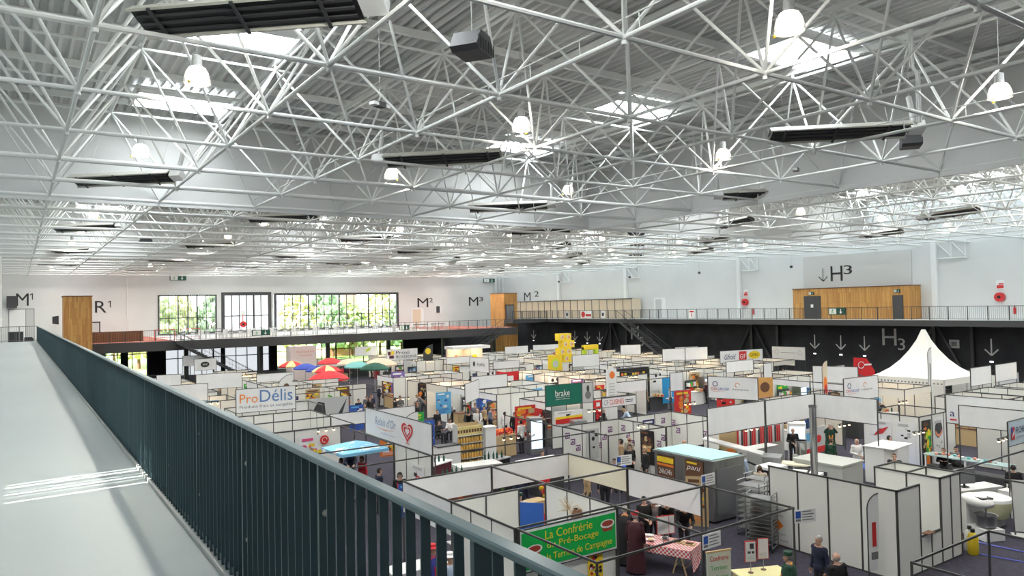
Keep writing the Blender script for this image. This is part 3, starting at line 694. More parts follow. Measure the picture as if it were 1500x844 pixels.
stairs('dark staircase descending from the right balcony', (60.6, 55.5, 0), (60.6, 66, ZW), 1.3)
for i, yy in enumerate((80.5, 66.3, 55.2, 43.6)):
    t = thing('dome_camera', f'small dark dome camera hanging before the right wall, {nth(i)} from the left', 'camera', (62.5, yy, 11.1), 0); G().ell((0, 0, 0), (.16, .16, .14), 10, 6).build('dome', DGREY, t, True); G().tube((0, 0, .1), (0, 0, 1.2), .02, 6).build('rod', LGREY, t)
t = thing('vent_grille', 'small white grille on the black wall behind the white tent', 'vent', (XR-.02, 30, 3.9), -PI/2); G().box(-.4, -.05, -.35, .4, 0, .35).build('frame', LGREY, t); G().box(-.2, -.07, -.18, .2, -.05, .18).build('grille', MID, t)
# ================================================================== PEOPLE
def body(pose):
    J = dict(pel=(0, 0, .95), wai=(0, 0, 1.10), che=(0, .01, 1.30), nek=(0, 0, 1.46), hed=(0, .025, 1.615),
             shl=(.18, 0, 1.41), elb=(.245, -.03, 1.13), wri=(.25, .05, .88), hip=(.09, 0, .93), kne=(.10, .02, .50), ank=(.10, -.02, .09))
    L = {k: Vector((-v[0], v[1], v[2])) for k, v in J.items() if k in ('shl', 'elb', 'wri', 'hip', 'kne', 'ank')}
    Rr = {k: Vector(v) for k, v in J.items() if k in ('shl', 'elb', 'wri', 'hip', 'kne', 'ank')}
    C_ = {k: Vector(v) for k, v in J.items() if k in ('pel', 'wai', 'che', 'nek', 'hed')}
    def setp(**k):
        for n, v in k.items():
            if n in C_: C_[n] = Vector(v)
            else: Rr[n] = Vector(v); L[n] = Vector((-v[0], v[1], v[2]))
    if pose == 'front': setp(elb=(.25, -.03, 1.14), wri=(.11, .23, 1.10)); L['wri'] = Vector((-.09, .24, 1.02))
    if pose == 'bend': setp(pel=(0, -.1, .94), wai=(0, -.03, 1.08), che=(0, .10, 1.24), nek=(0, .21, 1.37), hed=(0, .31, 1.47), shl=(.18, .16, 1.33), elb=(.25, .26, 1.08), wri=(.15, .48, 1.0), hip=(.09, -.1, .92), kne=(.10, 0, .50))
    if pose == 'sit': setp(pel=(0, 0, .52), wai=(0, 0, .66), che=(0, .03, .86), nek=(0, .04, 1.02), hed=(0, .075, 1.17), shl=(.18, .03, .97), elb=(.245, .10, .72), wri=(.12, .34, .78), hip=(.09, .02, .52), kne=(.11, .43, .52), ank=(.11, .42, .09))
    if pose == 'up': setp(elb=(.27, .16, 1.36), wri=(.12, .26, 1.58))
    if pose == 'walk':
        L['kne'] = Vector((-.10, .16, .52)); L['ank'] = Vector((-.10, .24, .10)); Rr['ank'] = Vector((.10, -.24, .13)); Rr['kne'] = Vector((.10, -.02, .5))
        Rr['wri'] = Vector((.25, .2, .95)); L['wri'] = Vector((-.25, -.08, .9))
    B = []                                               # bones: (p, q, r0, r1, region)
    g = G()
    def bone(p, q, r0, r1, reg, n=14):
        B.append((p, q, (r0+r1)/2, reg)); g.tube(p, q, r0, n, r1); g.ell(p, (r0,)*3, 10, 8); g.ell(q, (r1,)*3, 10, 8)
    def rotto(d):
        return Vector((0, 0, 1)).rotation_difference(d.normalized()).to_matrix()
    up = C_['che']-C_['pel']; Rt = rotto(up)
    g.ell(C_['che'], (.185, .115, .20), 16, 12, 0, Rt); B.append((C_['wai'], C_['che']+(C_['nek']-C_['che'])*.6, .14, 'torso'))
    g.ell(C_['wai'], (.150, .105, .18), 16, 12, 0, Rt); B.append((C_['pel'], C_['wai'], .13, 'pelvis'))
    g.ell(C_['pel'], (.165, .12, .14), 16, 12, 0, Rt)
    bone(C_['che']+(C_['nek']-C_['che'])*.7, C_['nek']+(C_['hed']-C_['nek'])*.35, .062, .055, 'neck')
    h = C_['hed']; nod = Matrix.Identity(3) if pose != 'bend' else Euler((-.45, 0, 0)).to_matrix()
    def hp(x, y, z): return h+nod @ Vector((x, y, z))
    g.ell(hp(0, -.01, .03), (.076, .095, .098), 16, 12, 0, nod); g.ell(hp(0, .022, -.045), (.058, .066, .078), 14, 10, 0, nod)
    g.ell(hp(0, .068, -.09), (.028, .024, .022), 8, 6, 0, nod)                       # chin
    g.tube(hp(0, .078, .012), hp(0, .106, -.030), .010, 8, .016); g.ell(hp(0, .098, -.03), (.017, .016, .012), 8, 6, 0, nod)   # nose
    for s in (-1, 1): g.ell(hp(s*.079, -.006, -.008), (.012, .022, .034), 8, 6, 0, nod)        # ears
    g.tube(hp(-.022, .083, -.062), hp(.022, .083, -.062), .010, 8)                    # lips
    B.append((hp(0, 0, -.06), hp(0, 0, .06), .09, 'head'))
    for D, s in ((Rr, 1), (L, -1)):
        g.ell(D['shl'], (.07, .068, .068), 10, 8)
        g.tube(C_['che']+(C_['nek']-C_['che'])*.55, D['shl'], .075, 12, .065)
        bone(D['shl'], D['elb'], .052, .042, 'uarm'); bone(D['elb'], D['wri'], .042, .029, 'farm')
        d = (D['wri']-D['elb']).normalized(); side = Vector((-s, 0, 0)) if abs(d.x) < .8 else Vector((0, 0, 1))
        nrm = d.cross(side).normalized(); side = nrm.cross(d).normalized()
        if pose in ('stand', 'walk'): fw = Vector((0, 1, 0)); side = (fw-d*fw.dot(d)).normalized(); nrm = side.cross(d).normalized()
        w = D['wri']; pc = w+d*.05
        rot = Matrix((side, nrm, d)).transposed()
        g.ell(pc, (.042, .019, .055), 10, 8, 0, rot); B.append((w+d*.02, w+d*.17, .03, 'hand'))
        curl = nrm*(1 if nrm.dot(C_['pel']-w) > 0 else -1)
        for k, (o, ln) in enumerate(((.031, .062), (.011, .075), (-.010, .070), (-.030, .052))):
            a = w+d*.092+side*o; b = a+d*ln*.55+curl*ln*.15; c = b+d*ln*.35+curl*ln*.4
            g.tube(a-d*.02, b, .0095, 8, .0088); g.tube(b, c, .0088, 8, .0078); g.ell(c, (.0078,)*3, 6, 4)
        a = w+d*.035+side*.036; b = a+d*.03+side*.028+curl*.012; c = b+d*.03+side*.006+curl*.008
        g.tube(a, b, .0125, 8, .011); g.tube(b, c, .011, 8, .009); g.ell(c, (.009,)*3, 6, 4)
        bone(D['hip'], D['kne'], .088, .058, 'thigh'); bone(D['kne'], D['ank'], .056, .038, 'shin')
        a = D['ank']; fd = Vector((s*.02, .17, -.045)) if abs(a.y) < .2 or pose == 'sit' else Vector((s*.02, .16, -.04))
        bone(a+Vector((0, -.03, -.045)), a+fd, .042, .034, 'foot')
    me = g.mesh('raw', WHITE); o = bpy.data.objects.new('raw', me); COL.objects.link(o)
    md = o.modifiers.new('r', 'REMESH'); md.mode = 'VOXEL'; md.voxel_size = .0095; md.use_smooth_shade = True
    sm = o.modifiers.new('s', 'SMOOTH'); sm.factor = .5; sm.iterations = 2
    dc = o.modifiers.new('d', 'DECIMATE'); dc.ratio = .45
    dg = bpy.context.evaluated_depsgraph_get(); out = bpy.data.meshes.new_from_object(o.evaluated_get(dg))
    bpy.data.objects.remove(o)
    n = len(out.vertices); co = np.empty(n*3); out.vertices.foreach_get('co', co); co = co.reshape(-1, 3)
    nr = np.empty(n*3); out.vertices.foreach_get('normal', nr); nr = nr.reshape(-1, 3)
    regs = []; dist = np.full(n, 1e9); lab = np.zeros(n, int); names = []
    for i, (p, q, r, reg) in enumerate(B):
        p, q = np.array(p), np.array(q); d = q-p; t = np.clip(((co-p) @ d)/(d @ d), 0, 1)
        dd = np.linalg.norm(co-(p+t[:, None]*d), axis=1)-r
        m = dd < dist; dist[m] = dd[m]; lab[m] = i; names.append(reg)
    region = np.array(names)[lab]
    out.polygons.foreach_set('use_smooth', [True]*len(out.polygons))
    return out, co, nr, region, J, h, nod, C_, Rr, L
SKIN = noisy(M('skin', (.55, .33, .24), .55), 8, (.50, .29, .21), (.60, .37, .27))
def garment(name, me, co, nr, keep, off, m, parent):
    fs = [tuple(p.vertices) for p in me.polygons if all(keep[v] for v in p.vertices)]
    used = sorted({v for f in fs for v in f}); mp = {v: i for i, v in enumerate(used)}
    vs = [tuple(co[v]+nr[v]*(off[v] if hasattr(off, '__len__') else off)) for v in used]
    w = bpy.data.meshes.new(name); w.from_pydata(vs, [], [tuple(mp[v] for v in f) for f in fs]); w.materials.append(m)
    w.polygons.foreach_set('use_smooth', [True]*len(w.polygons)); w.update()
    o = bpy.data.objects.new(name, w); COL.objects.link(o); o.parent = parent
    o.material_slots[0].link = 'OBJECT'; o.material_slots[0].material = m
    return o
HAIRS = dict(dark=M('dark_hair', (.012, .009, .008), .6), brown=M('brown_hair', (.07, .035, .015), .6), grey=M('grey_hair', (.32, .31, .30), .7), blond=M('blond_hair', (.35, .24, .12), .6), red=M('red_hair', (.25, .06, .02), .6), white=M('white_hair', (.7, .7, .68), .7))
EYE = M('eye_dark', (.01, .01, .01), .2); 
PROT = {}
def proto(pose, hair='short', robe=False):
    key = (pose, hair, robe)
    if key in PROT: return PROT[key]
    bk = ('body', pose)
    if bk not in PROT: PROT[bk] = body(pose)
    me, co, nr, reg, J, h, nod, C_, Rr, L = PROT[bk]
    r = thing('person', '', 'person'); b = bpy.data.objects.new('body', me); COL.objects.link(b); b.parent = r
    if not me.materials: me.materials.append(SKIN)
    else: me.materials[0] = SKIN
    zz = co[:, 2]
    top = np.isin(reg, ['torso', 'uarm', 'farm', 'pelvis']) & ~((reg == 'torso') & (zz > C_['nek'].z+.005))
    off = np.where(reg == 'pelvis', .026, np.where(reg == 'torso', .02, .014))
    garment('jacket', me, co, nr, top, off, DGREY, r)
    garment('trousers', me, co, nr, np.isin(reg, ['pelvis', 'thigh', 'shin']), np.where(reg == 'shin', .018, .012), DGREY, r)
    garment('shoes', me, co, nr, (reg == 'foot') | ((reg == 'shin') & (zz < .12)), .008, BLACK, r)
    iv = np.array(nod.transposed()); lc = (co-np.array(h)) @ iv.T
    hd = reg == 'head'
    if hair == 'short': kp = hd & ((lc[:, 2] > .062) | ((lc[:, 1] < -.012) & (lc[:, 2] > -.055)))
    elif hair == 'long': kp = (hd | (reg == 'neck')) & ((lc[:, 2] > .06) | (lc[:, 1] < .01))
    elif hair == 'bald': kp = hd & (lc[:, 1] < -.02) & (lc[:, 2] > -.05) & (lc[:, 2] < .03)
    garment('hair', me, co, nr, kp, .022 if hair == 'long' else .011, HAIRS['dark'], r)
    g = G()
    for s in (-1, 1): g.ell(h+nod @ Vector((s*.031, .078, .018)), (.012, .010, .008), 8, 6); g.ell(h+nod @ Vector((s*.031, .083, .042)), (.020, .006, .004), 6, 4)
    g.build('eyes', EYE, r)
    if robe:
        rb = G().lathe([(.30, .05), (.27, .5), (.22, 1.0), (.235, 1.25), (.20, 1.40), (.10, 1.475)], 18).build('robe', DGREY, r, True); rb.scale = (1, .8, 1)
        rb.material_slots[0].link = 'OBJECT'; rb.material_slots[0].material = DGREY
    PROT[key] = r; kids(r); return r
def setm(r, **k):
    for c in kids(r):
        n = c.name.split('.')[0]
        if n in k and c.material_slots: c.material_slots[0].link = 'OBJECT'; c.material_slots[0].material = k[n]
PPL = []
def person(pos, rz, label, pose='stand', hair='short', hc='dark', top=DGREY, bot=None, robe=None, hat=None, stole=None, scale=1.0, group=None):
    p = proto(pose, hair, robe is not None)
    r = dup(p, pos, rz, label)
    r.scale = (scale,)*3
    if group: r['group'] = group
    bot = bot or M('dark_trousers', (.02, .02, .025), .8)
    setm(r, jacket=top, trousers=bot, hair=HAIRS[hc], robe=robe or top)
    h = PROT[('body', pose)][5]
    if hat:
        kind, hm = hat
        if kind == 'cap': G().lathe([(.105, 0), (.112, .05), (.10, .085), (.0, .09)], 16, (h.x, h.y-.01, h.z+.055)).build('hat', hm, r, True)
        elif kind == 'wide': G().lathe([(.17, 0), (.16, .02), (.10, .03), (.09, .09), (0, .10)], 18, (h.x, h.y-.01, h.z+.06)).build('hat', hm, r, True)
    if stole:
        C_ = PROT[('body', pose)][7]; g = G(); n = C_['nek']
        for s in (-1, 1):
            g.path([n+Vector((s*.09, -.05, -.01)), n+Vector((s*.10, .10, -.10)), n+Vector((s*.06, .165, -.30)), n+Vector((s*.04, .17, -.5))], .035, 8)
        g.tube(n+Vector((-.09, -.05, -.01)), n+Vector((.09, -.05, -.01)), .035, 8); g.build('stole', stole, r, True)
    PPL.append((Vector(pos).xy, r)); return r
def at(x, y, z=1.72): p = onZ(x, y, z); return (p.x, p.y, 0)
def face(p, tx, ty): return math.atan2(ty-p[1], tx-p[0])-PI/2
C = lambda n, c, r=.8: M('fabric_'+n, c, r)
fb, fn, fg, fw, fr = C('black', (.012, .012, .014)), C('navy', (.015, .02, .05)), C('grey', (.16, .16, .17)), C('white', (.78, .78, .77)), C('red', (.55, .02, .03))
ft, fgr, fbl, fmb, fbe = C('tan', (.45, .32, .18)), C('bottle_green', (.01, .05, .03)), C('light_blue', (.42, .52, .66)), C('maroon', (.045, .008, .015)), C('beige', (.42, .38, .30))
fy = C('ochre_stole', (.75, .28, .04)); fcr = C('cream', (.7, .62, .42)); fgn = C('bright_green', (.02, .25, .10)); fpk = C('pink', (.6, .2, .3)); fvi = C('violet', (.2, .1, .4))
# ================================================================== BOOTHS
def booth(name, label, x0, x1, y0, y1, walls='', rails='', open_=(), fascia=(), h=2.5, group=None, cols=None):
    """walls / rails: letters N S E W ; fascia: (side, z0, z1, material)"""
    w, d = x1-x0, y1-y0
    t = thing(name, label, 'booth', (x0, y0, 0)); 
    if group: t['group'] = group
    g = G(); q = .02
    segs = dict(N=((0, d), (w, d)), S=((0, 0), (w, 0)), W=((0, 0), (0, d)), E=((w, 0), (w, d)))
    for cx, cy in ((0, 0), (w, 0), (0, d), (w, d)): g.box(cx-q, cy-q, 0, cx+q, cy+q, h)
    def bar(a, b, z0, z1, t_=.018):
        g.box(min(a[0], b[0])-t_, min(a[1], b[1])-t_, z0, max(a[0], b[0])+t_, max(a[1], b[1])+t_, z1)
    for s in set(walls+rails):
        a, b = segs[s]; bar(a, b, h-.045, h)
        if s in walls:
            bar(a, b, 0, .04); L = max(abs(b[0]-a[0]), abs(b[1]-a[1])); k = max(1, round(L))
            for i in range(1, k): px = a[0]+(b[0]-a[0])*i/k; py = a[1]+(b[1]-a[1])*i/k; g.box(px-q, py-q, 0, px+q, py+q, h)
    g.build('frame', ALU, t)
    for s in walls:
        a, b = segs[s]; G().box(min(a[0], b[0])-.008, min(a[1], b[1])-.008, .04, max(a[0], b[0])+.008, max(a[1], b[1])+.008, h-.045).build('wall_panel', (cols or {}).get(s, PANEL), t)
    for s, z0, z1, m in fascia:
        a, b = segs[s]; G().box(min(a[0], b[0])-.012, min(a[1], b[1])-.012, z0, max(a[0], b[0])+.012, max(a[1], b[1])+.012, z1).build('fascia_cloth', m, t)
    return t
def banner(label, bl, br, z0=2.5, z1=3.55, m=None, name='banner', posts=True, back=True):
    bl, br = Vector(bl), Vector(br); d = br-bl; L = d.length
    t = thing(name, label, 'banner', (bl.x, bl.y, 0), math.atan2(d.y, d.x))
    g = G()
    if posts:
        for a in (0, L): g.box(a-.02, -.02, 0, a+.02, .02, z1+.02)
    g.box(0, -.018, z1, L, .018, z1+.03); g.box(0, -.018, z0-.03, L, .018, z0); g.build('frame', ALU, t)
    # slightly rippled cloth with thickness
    g = G(); n = 14; vs = []
    for y in (-.012, .012):
        for j in (0, 1):
            for i in range(n+1): vs.append((L*i/n, y+.006*math.sin(i*1.7+j), z0 if j == 0 else z1))
    k = n+1; fs = []
    for i in range(n): fs += [(i, i+1, k+i+1, k+i), (2*k+i+1, 2*k+i, 3*k+i, 3*k+i+1), (k+i, k+i+1, 3*k+i+1, 3*k+i), (i+1, i, 2*k+i, 2*k+i+1)]
    fs += [(0, k, 3*k, 2*k), (n, 2*k+n, 3*k+n, k+n)]
    g.add(vs, fs); g.build('cloth', m or CLOTH, t, False)
    return t, L
def bflag(label, loc, rz, h, w, m, name='feather_flag'):
    t = thing(name, label, 'flag', loc, rz); n = 14
    P = [(0, .35+ (h-.35)*i/n) for i in range(n)]
    top = [(w*(1-math.cos(a)), h-.0+.0-(w*.9)*(1-math.sin(a)) ) for a in [PI/2*i/8 for i in range(9)]]
    g = G(); g.path([(0, 0, 0)]+[(0, 0, h-w*.9)]+[(x, 0, z) for x, z in top], .018, 6); g.build('pole', DGREY, t)
    poly = [(0.02, .45), (w*.72, .45), (w, h*.6)]+[(x, z) for x, z in reversed(top)]
    G().prism(poly, -.008, .008).build('cloth', m, t)
    G().lathe([(.25, 0), (.25, .04), (.05, .06)], 14, caps=True).build('base', DGREY, t)
    return t
POSTM = [WHITE, RED, YELLOW, BLUE, BLACK, GREEN, ORANGE, SKYB, PURPLE, LGREY, TAN, PINK, NAVY, BROWN, LIME]
def poster(label, loc, rz, w, h, style, name='poster', cat='poster'):
    """sheet of card with a printed picture; local x along the wall, front is -y"""
    t = thing(name, label, cat, loc, rz); rr = random.Random(sum(map(ord, label)))
    st = dict(food=(1, 2, 6, 10), blue=(3, 7, 0, 12), green=(5, 14, 0, 2), bw=(9, 4, 0, 9), purple=(8, 0, 11, 12), orange=(6, 2, 13, 0), white=(0, 9, 4, 0), red=(1, 0, 4, 1), dark=(4, 13, 10, 6), yellow=(2, 1, 0, 4), navy=(12, 0, 7, 0), teal=(7, 0, 9, 3), brown=(13, 2, 6, 0), tan=(10, 13, 2, 6), pinkish=(0, 11, 2, 11), brownplain=(13, 2, 6, 0))[style]
    G().box(-w/2, -.012, 0, w/2, 0, h).build('sheet', POSTM[st[0]], t)
    g = G(); y = -.016
    few = style in ('white', 'bw', 'navy', 'teal', 'blue', 'purple', 'green')
    for k in range(0 if style == 'brownplain' else 9 if few else 22):
        x = w*rr.uniform(-.36, .36); z = h*rr.uniform(.34, .84); q = w*rr.uniform(.05, .13); mi = 1+rr.randrange(3); yy = y-.0006*k
        if rr.random() < .55: disc(g, x, z, q, q*rr.uniform(.6, 1.1), yy, mi, 10)
        else: rect(g, x-q, z-q*.6, x+q, z+q*.6, yy, mi)
    rect(g, -w*.38, h*.885, w*rr.uniform(0, .36), h*.945, y-.016, 1)
    for k in range(4): z = h*(.08+.05*k); rect(g, -w*.4, z, w*rr.uniform(0, .4), z+h*.018, y-.016, 3)
    g.build('print', [POSTM[i] for i in st], t); return t
def counter(label, loc, rz, w=1.2, d=.5, h=1.0, m=None, topm=None):
    t = thing('counter', label, 'counter', loc, rz); G().box(-w/2, -d/2, 0, w/2, d/2, h-.04).build('body', m or WHITE, t); G().box(-w/2-.03, -d/2-.03, h-.04, w/2+.03, d/2+.03, h).build('worktop', topm or LGREY, t); return t
def table(label, loc, rz, w=1.4, d=.7, h=.75, cloth=None):
    t = thing('table', label, 'table', loc, rz); G().box(-w/2, -d/2, h-.035, w/2, d/2, h).build('tabletop', LGREY, t)
    for a in (-1, 1):
        for b in (-1, 1): G().tube((a*(w/2-.07), b*(d/2-.07), 0), (a*(w/2-.07), b*(d/2-.07), h-.035), .022, 6).build('leg', GREYM, t)
    return t
def spots(label, loc, rz, group=None):
    t = SPOT.put(loc, rz, label, group); return t
_s = thing('spotlight_bar', '', 'spotlight'); G().box(-.45, -.015, -.015, .45, .015, .015).build('bar', DGREY, _s)
for a in (-.36, 0, .36):
    hd = G().lathe([(.025, 0), (.055, -.10)], 10, (a, -.03, -.01)).build('head', DGREY, _s, True); G().ell((a, -.03, -.10), (.055, .055, .03), 8, 6).build('bulb', WARMB, hd, True)
SPOT = Once(_s)
def sign_plate(label, loc, rz):
    t = PLATE.put(loc, rz, label); return t
_p = thing('stand_number_sign', '', 'sign'); G().box(0, -.006, 0, .62, .006, .34).build('plate', WHITE, _p)
g = G(); rect(g, .03, .12, .18, .3, -.009, 0)
for k in range(4): rect(g, .22, .06+.07*k, .56-.06*(k % 2), .085+.07*k, -.009, 1)
rect(g, .03, .04, .18, .10, -.009, 1); g.build('print', [BLUE, MID], _p)
PLATE = Once(_p)
# ================================================================== NEAR STANDS
W8 = CLOTH
booth('stand_booth', 'nearest booth with white cloth fascias left of the dark-suited visitors', 9.85, 13.06, 17.7, 20.73, '', 'NEWS', fascia=(('N', 1.68, 2.455, W8), ('W', 1.55, 2.455, W8)))
booth('stand_booth', 'booth with white rear fascia and cream side fascia behind the blue door panel', 13.10, 16.35, 17.7, 20.73, '', 'NEWS', fascia=(('N', 1.72, 2.455, W8), ('E', 1.72, 2.455, CREAM)))
bt = booth('stand_booth', 'white panelled booth right behind the green terrine banner', 9.85, 13.06, 14.62, 17.66, 'WE', 'NS')
g = G(); g.box(0, 3.02, .04, 2.2, 3.04, 2.455); g.build('wall_panel', PANEL, bt); g = G()
for a in (1.08, 2.2): g.box(a-.02, 3.0, 0, a+.02, 3.06, 2.5)
g.build('panel_post', ALU, bt)
g = G(); g.box(.02, -.008, .04, 3.18, .008, 1.5); g.build('wall_panel', PANEL, bt)
booth('stand_booth', 'open booth with hanging white fascia around the checkered table', 13.10, 16.38, 14.62, 17.66, '', 'NES', fascia=(('E', 1.62, 2.455, W8),))
booth('stand_booth', 'front open rail booth left of the checkered table', 9.88, 13.06, 11.66, 14.58, '', 'WES')
booth('stand_booth', 'front open rail booth before the checkered table', 13.10, 16.5, 11.66, 14.58, '', 'NES')
t, L = banner('green banner with yellow lettering and terrine bowls on the front booth', (9.9, 14.52), (13.0, 14.52), 1.42, 2.42)
G().box(.06, -.03, 1.47, L-.06, -.02, 2.36).build('green_field', M('banner_green', (.0, .42, .07), .6), t)
yl = M('letter_yellow', (.85, .72, .05), .6)
lettering(t, 'La Confrérie', .75, 2.10, 2.25, 2.31, yl, -.04); lettering(t, 'du Pré-Bocage', .80, 1.83, 2.45, 2.03, yl, -.04); lettering(t, 'Maître, la Terrine de Campagne', .12, 1.53, 2.9, 1.75, yl, -.04)
g = G()
for cx, cz in ((.42, 1.93), (2.76, 2.12)):
    g.quad((cx-.22, -.034, cz), (cx+.22, -.034, cz), (cx+.14, -.034, cz-.19), (cx-.14, -.034, cz-.19), 1); disc(g, cx, cz, .24, .11, -.037, 0); disc(g, cx, cz+.01, .19, .075, -.041, 1)
g.build('bowl_picture', [WHITE, M('terrine', (.35, .05, .03), .6)], t)
poster('bright lime poster on the white panel under the green banner', (12.3, 14.58, .62), 0, .5, .85, 'yellow')
sign_plate('white and blue stand plate at the lower corner of the green banner stand', (13.0, 11.6, 2.12), .0)
sign_plate('white and blue stand plate on the front corner right of the checkered table', (16.45, 11.6, 2.10), -.35)
sign_plate('white and blue stand plate on the rail in front of the steel oven', (16.4, 14.62, 2.45), .05)
sign_plate('white and blue stand plate hanging before the woman in black', (16.35, 18.2, 2.45), -.15)
t = thing('door_panel', 'bright blue door panel standing open behind the green banner', 'door panel', (13.02, 17.75, 0), 2.35); G().box(0, -.015, .05, .95, .015, 1.9).build('leaf', M('door_blue', (.03, .13, .50), .5), t); G().box(.85, -.05, .9, .9, .05, 1.0).build('handle', GREYM, t)
t = thing('hanging_coat', 'brown fur coat hanging on the white panel above the green banner', 'coat', (12.98, 16.1, 1.35)); g = G().lathe([(.10, .75), (.17, .62), (.22, .3), (.24, 0), (.20, -.02)], 14); g.build('coat', noisy(M('brown_fur', (.2, .09, .05), .9), 18, (.13, .055, .03), (.3, .15, .09), bump=.5), t, True); G().path([(0, -.2, .75), (0, 0, .85), (0, .2, .75)], .012, 6).build('hanger', TAN, t)
t = thing('dried_twigs', 'dried pale twigs above the fur coat', 'twigs', (12.97, 16.45, 2.0)); g = G(); rr = random.Random(5)
for i in range(26): g.path([(0, 0, 0), (rr.uniform(-.2, -.02), rr.uniform(-.3, .3), rr.uniform(-.1, .4))], .006, 4)
g.build('twigs', TAN, t)
# checkered table
CHK = M('red_check_cloth', (.8, .7, .7), .8); nt = CHK.node_tree; cx = nt.nodes.new('ShaderNodeTexChecker'); cx.inputs['Scale'].default_value = 16; tc = nt.nodes.new('ShaderNodeTexCoord')
cx.inputs['Color1'].default_value = (.78, .74, .72, 1); cx.inputs['Color2'].default_value = (.62, .06, .08, 1); nt.links.new(tc.outputs['Object'], cx.inputs['Vector']); nt.links.new(cx.outputs['Color'], nt.nodes['Principled BSDF'].inputs['Base Color'])
def trestle(label, loc, rz, L=2.4, W=.85):
    t = thing('trestle_table', label, 'table', loc, rz); G().box(-L/2, -W/2, .70, L/2, W/2, .735).build('tabletop', TAN, t)
    for s in (-1, 1):
        x = s*(L/2-.35); q = G()
        for yy in (-.35, .35):
            for dx in (-.2, .2): q.tube((x+dx, yy, 0), (x, yy, .7), .025, 6)
        q.path([(x-.15, -.35, .2), (x-.15, .35, .2)], .02, 6); q.path([(x+.15, -.35, .2), (x+.15, .35, .2)], .02, 6); q.build('trestle', TAN, t)
    return t
tp = (15.75, 15.85); tr = math.radians(-68)
trestle('long wooden trestle table under the red checkered cloth', (tp[0], tp[1], 0), tr)
ck = thing('tablecloth', 'red and white checkered tablecloth on the trestle table', 'tablecloth', (tp[0], tp[1], .74), tr)
g = G(); n = 16
g.box(-1.22, -.45, 0, 1.22, .45, .012)
for s in (-1, 1): g.box(-1.22, s*.45-.006, -.22, 1.22, s*.45+.006, .01)
g.add([(1.22, -.45, .01), (1.22, .45, .01), (1.25, .42, -.30), (1.27, 0, -.52), (1.25, -.35, -.62)], [(0, 1, 2, 3, 4)]); g.add([(1.24, -.45, .01), (1.24, .45, .01), (1.27, .42, -.30), (1.29, 0, -.52), (1.27, -.35, -.62)], [(0, 1, 2, 3, 4)])
g.build('cloth', CHK, ck)
rz_ = Matrix.Rotation(tr, 3, 'Z')
def ontab(x, y): v = rz_ @ Vector((x, y, 0)); return (tp[0]+v.x, tp[1]+v.y, .755)
for i, (x, y) in enumerate(((1.0, .1), (.62, .15))):
    t = thing('wooden_tray', f'wooden tasting tray at the near end of the checkered table, {nth(i)} from the edge', 'tray', ontab(x, y), tr); G().box(-.17, -.12, 0, .17, .12, .03).build('board', TAN, t); G().box(-.10, -.07, .03, .10, .07, .06).build('slices', BROWN, t)
for i, (x, y, c) in enumerate(((-.9, .1, LGREY), (-.6, -.1, BROWN), (-.3, .2, WHITE), (-.1, -.15, TAN), (.2, .2, DGREY), (-.75, .28, WHITE))):
    t = thing('tasting_dish', f'small tasting dish on the checkered table, {nth(i)} from the far end', 'dish', ontab(x, y), 0); G().lathe([(.06, 0), (.13, .05), (.14, .05), (.12, .03)], 14, caps=True).build('dish', WHITE, t, True); G().ell((0, 0, .045), (.09, .09, .03), 8, 5).build('food', c, t)
for i, (dx, la) in enumerate(((.05, 'left'), (.42, 'right'))):
    t = thing('price_board', f'white red-framed price board on the checkered table, the {la} one of two', 'board', ontab(.35+dx*.3, -.35+dx*.4)); t.rotation_euler = (0, 0, -.3)
    G().tube((0, 0, 0), (0, 0, .35), .012, 6).build('stem', GREYM, t); G().box(-.2, -.01, .3, .2, .01, .85).build('frame', RED, t); g = G(); rect(g, -.18, .32, .18, .83, -.014); g.build('sheet', WHITE, t)
t = thing('shopping_bag', 'bright orange shopping bag beside the checkered table', 'bag', ontab(-1.0, .0)); G().add([(-.2, -.08, 0), (.2, -.08, 0), (.2, .08, 0), (-.2, .08, 0), (-.22, -.05, .34), (.22, -.05, .34), (.22, .05, .34), (-.22, .05, .34)], [(0, 3, 2, 1), (0, 1, 5, 4), (1, 2, 6, 5), (2, 3, 7, 6), (3, 0, 4, 7)]).build('bag', ORANGE, t); g = G(); g.path([(-.1, 0, .34), (-.07, 0, .5), (.07, 0, .5), (.1, 0, .34)], .01, 5); g.build('handle', ORANGE, t)
t = thing('chalk_board', 'pale handwritten board leaning at the front of the checkered table', 'board', (15.75, 13.5, 0), -.25); G().box(-.38, -.02, .05, .38, .02, 1.05).build('board', M('pale_board', (.6, .68, .58), .7), t)
lettering(t, 'Confrérie', -.3, .8, .3, .94, RED, -.03); lettering(t, 'Terrines', -.28, .55, .25, .68, GREEN, -.03); lettering(t, 'du Bocage', -.28, .3, .28, .42, GREEN, -.03)
G().box(-.4, -.025, 1.03, .4, .025, 1.07).build('frame', TAN, t)
for i, (p, la) in enumerate((((15.75, 12.45), 'red-framed notice with pictures on a small stand, left of a pair'), ((16.2, 12.4), 'red-framed text notice on a small stand, right of a pair'))):
    t = thing('notice_stand', la, 'notice', (*p, .76), -.5); G().lathe([(.07, 0), (.07, .015), (.02, .02)], 12, caps=True).build('foot', BROWN, t); G().tube((0, 0, 0), (0, 0, .32), .009, 6).build('pole', GREYM, t); G().box(-.15, -.012, .28, .15, .012, .82).build('frame', RED, t); g = G(); rect(g, -.135, .295, .135, .805, -.016)
    if i == 0: rect(g, -.02, .62, .09, .76, -.02, 1); rect(g, -.08, .5, .0, .56, -.02, 1); rect(g, .03, .5, .1, .56, -.02, 1)
    for k in range(4): rect(g, -.1, .33+.035*k, .1, .342+.035*k, -.02, 2)
    g.build('sheet', [WHITE, DGREY, LGREY], t)
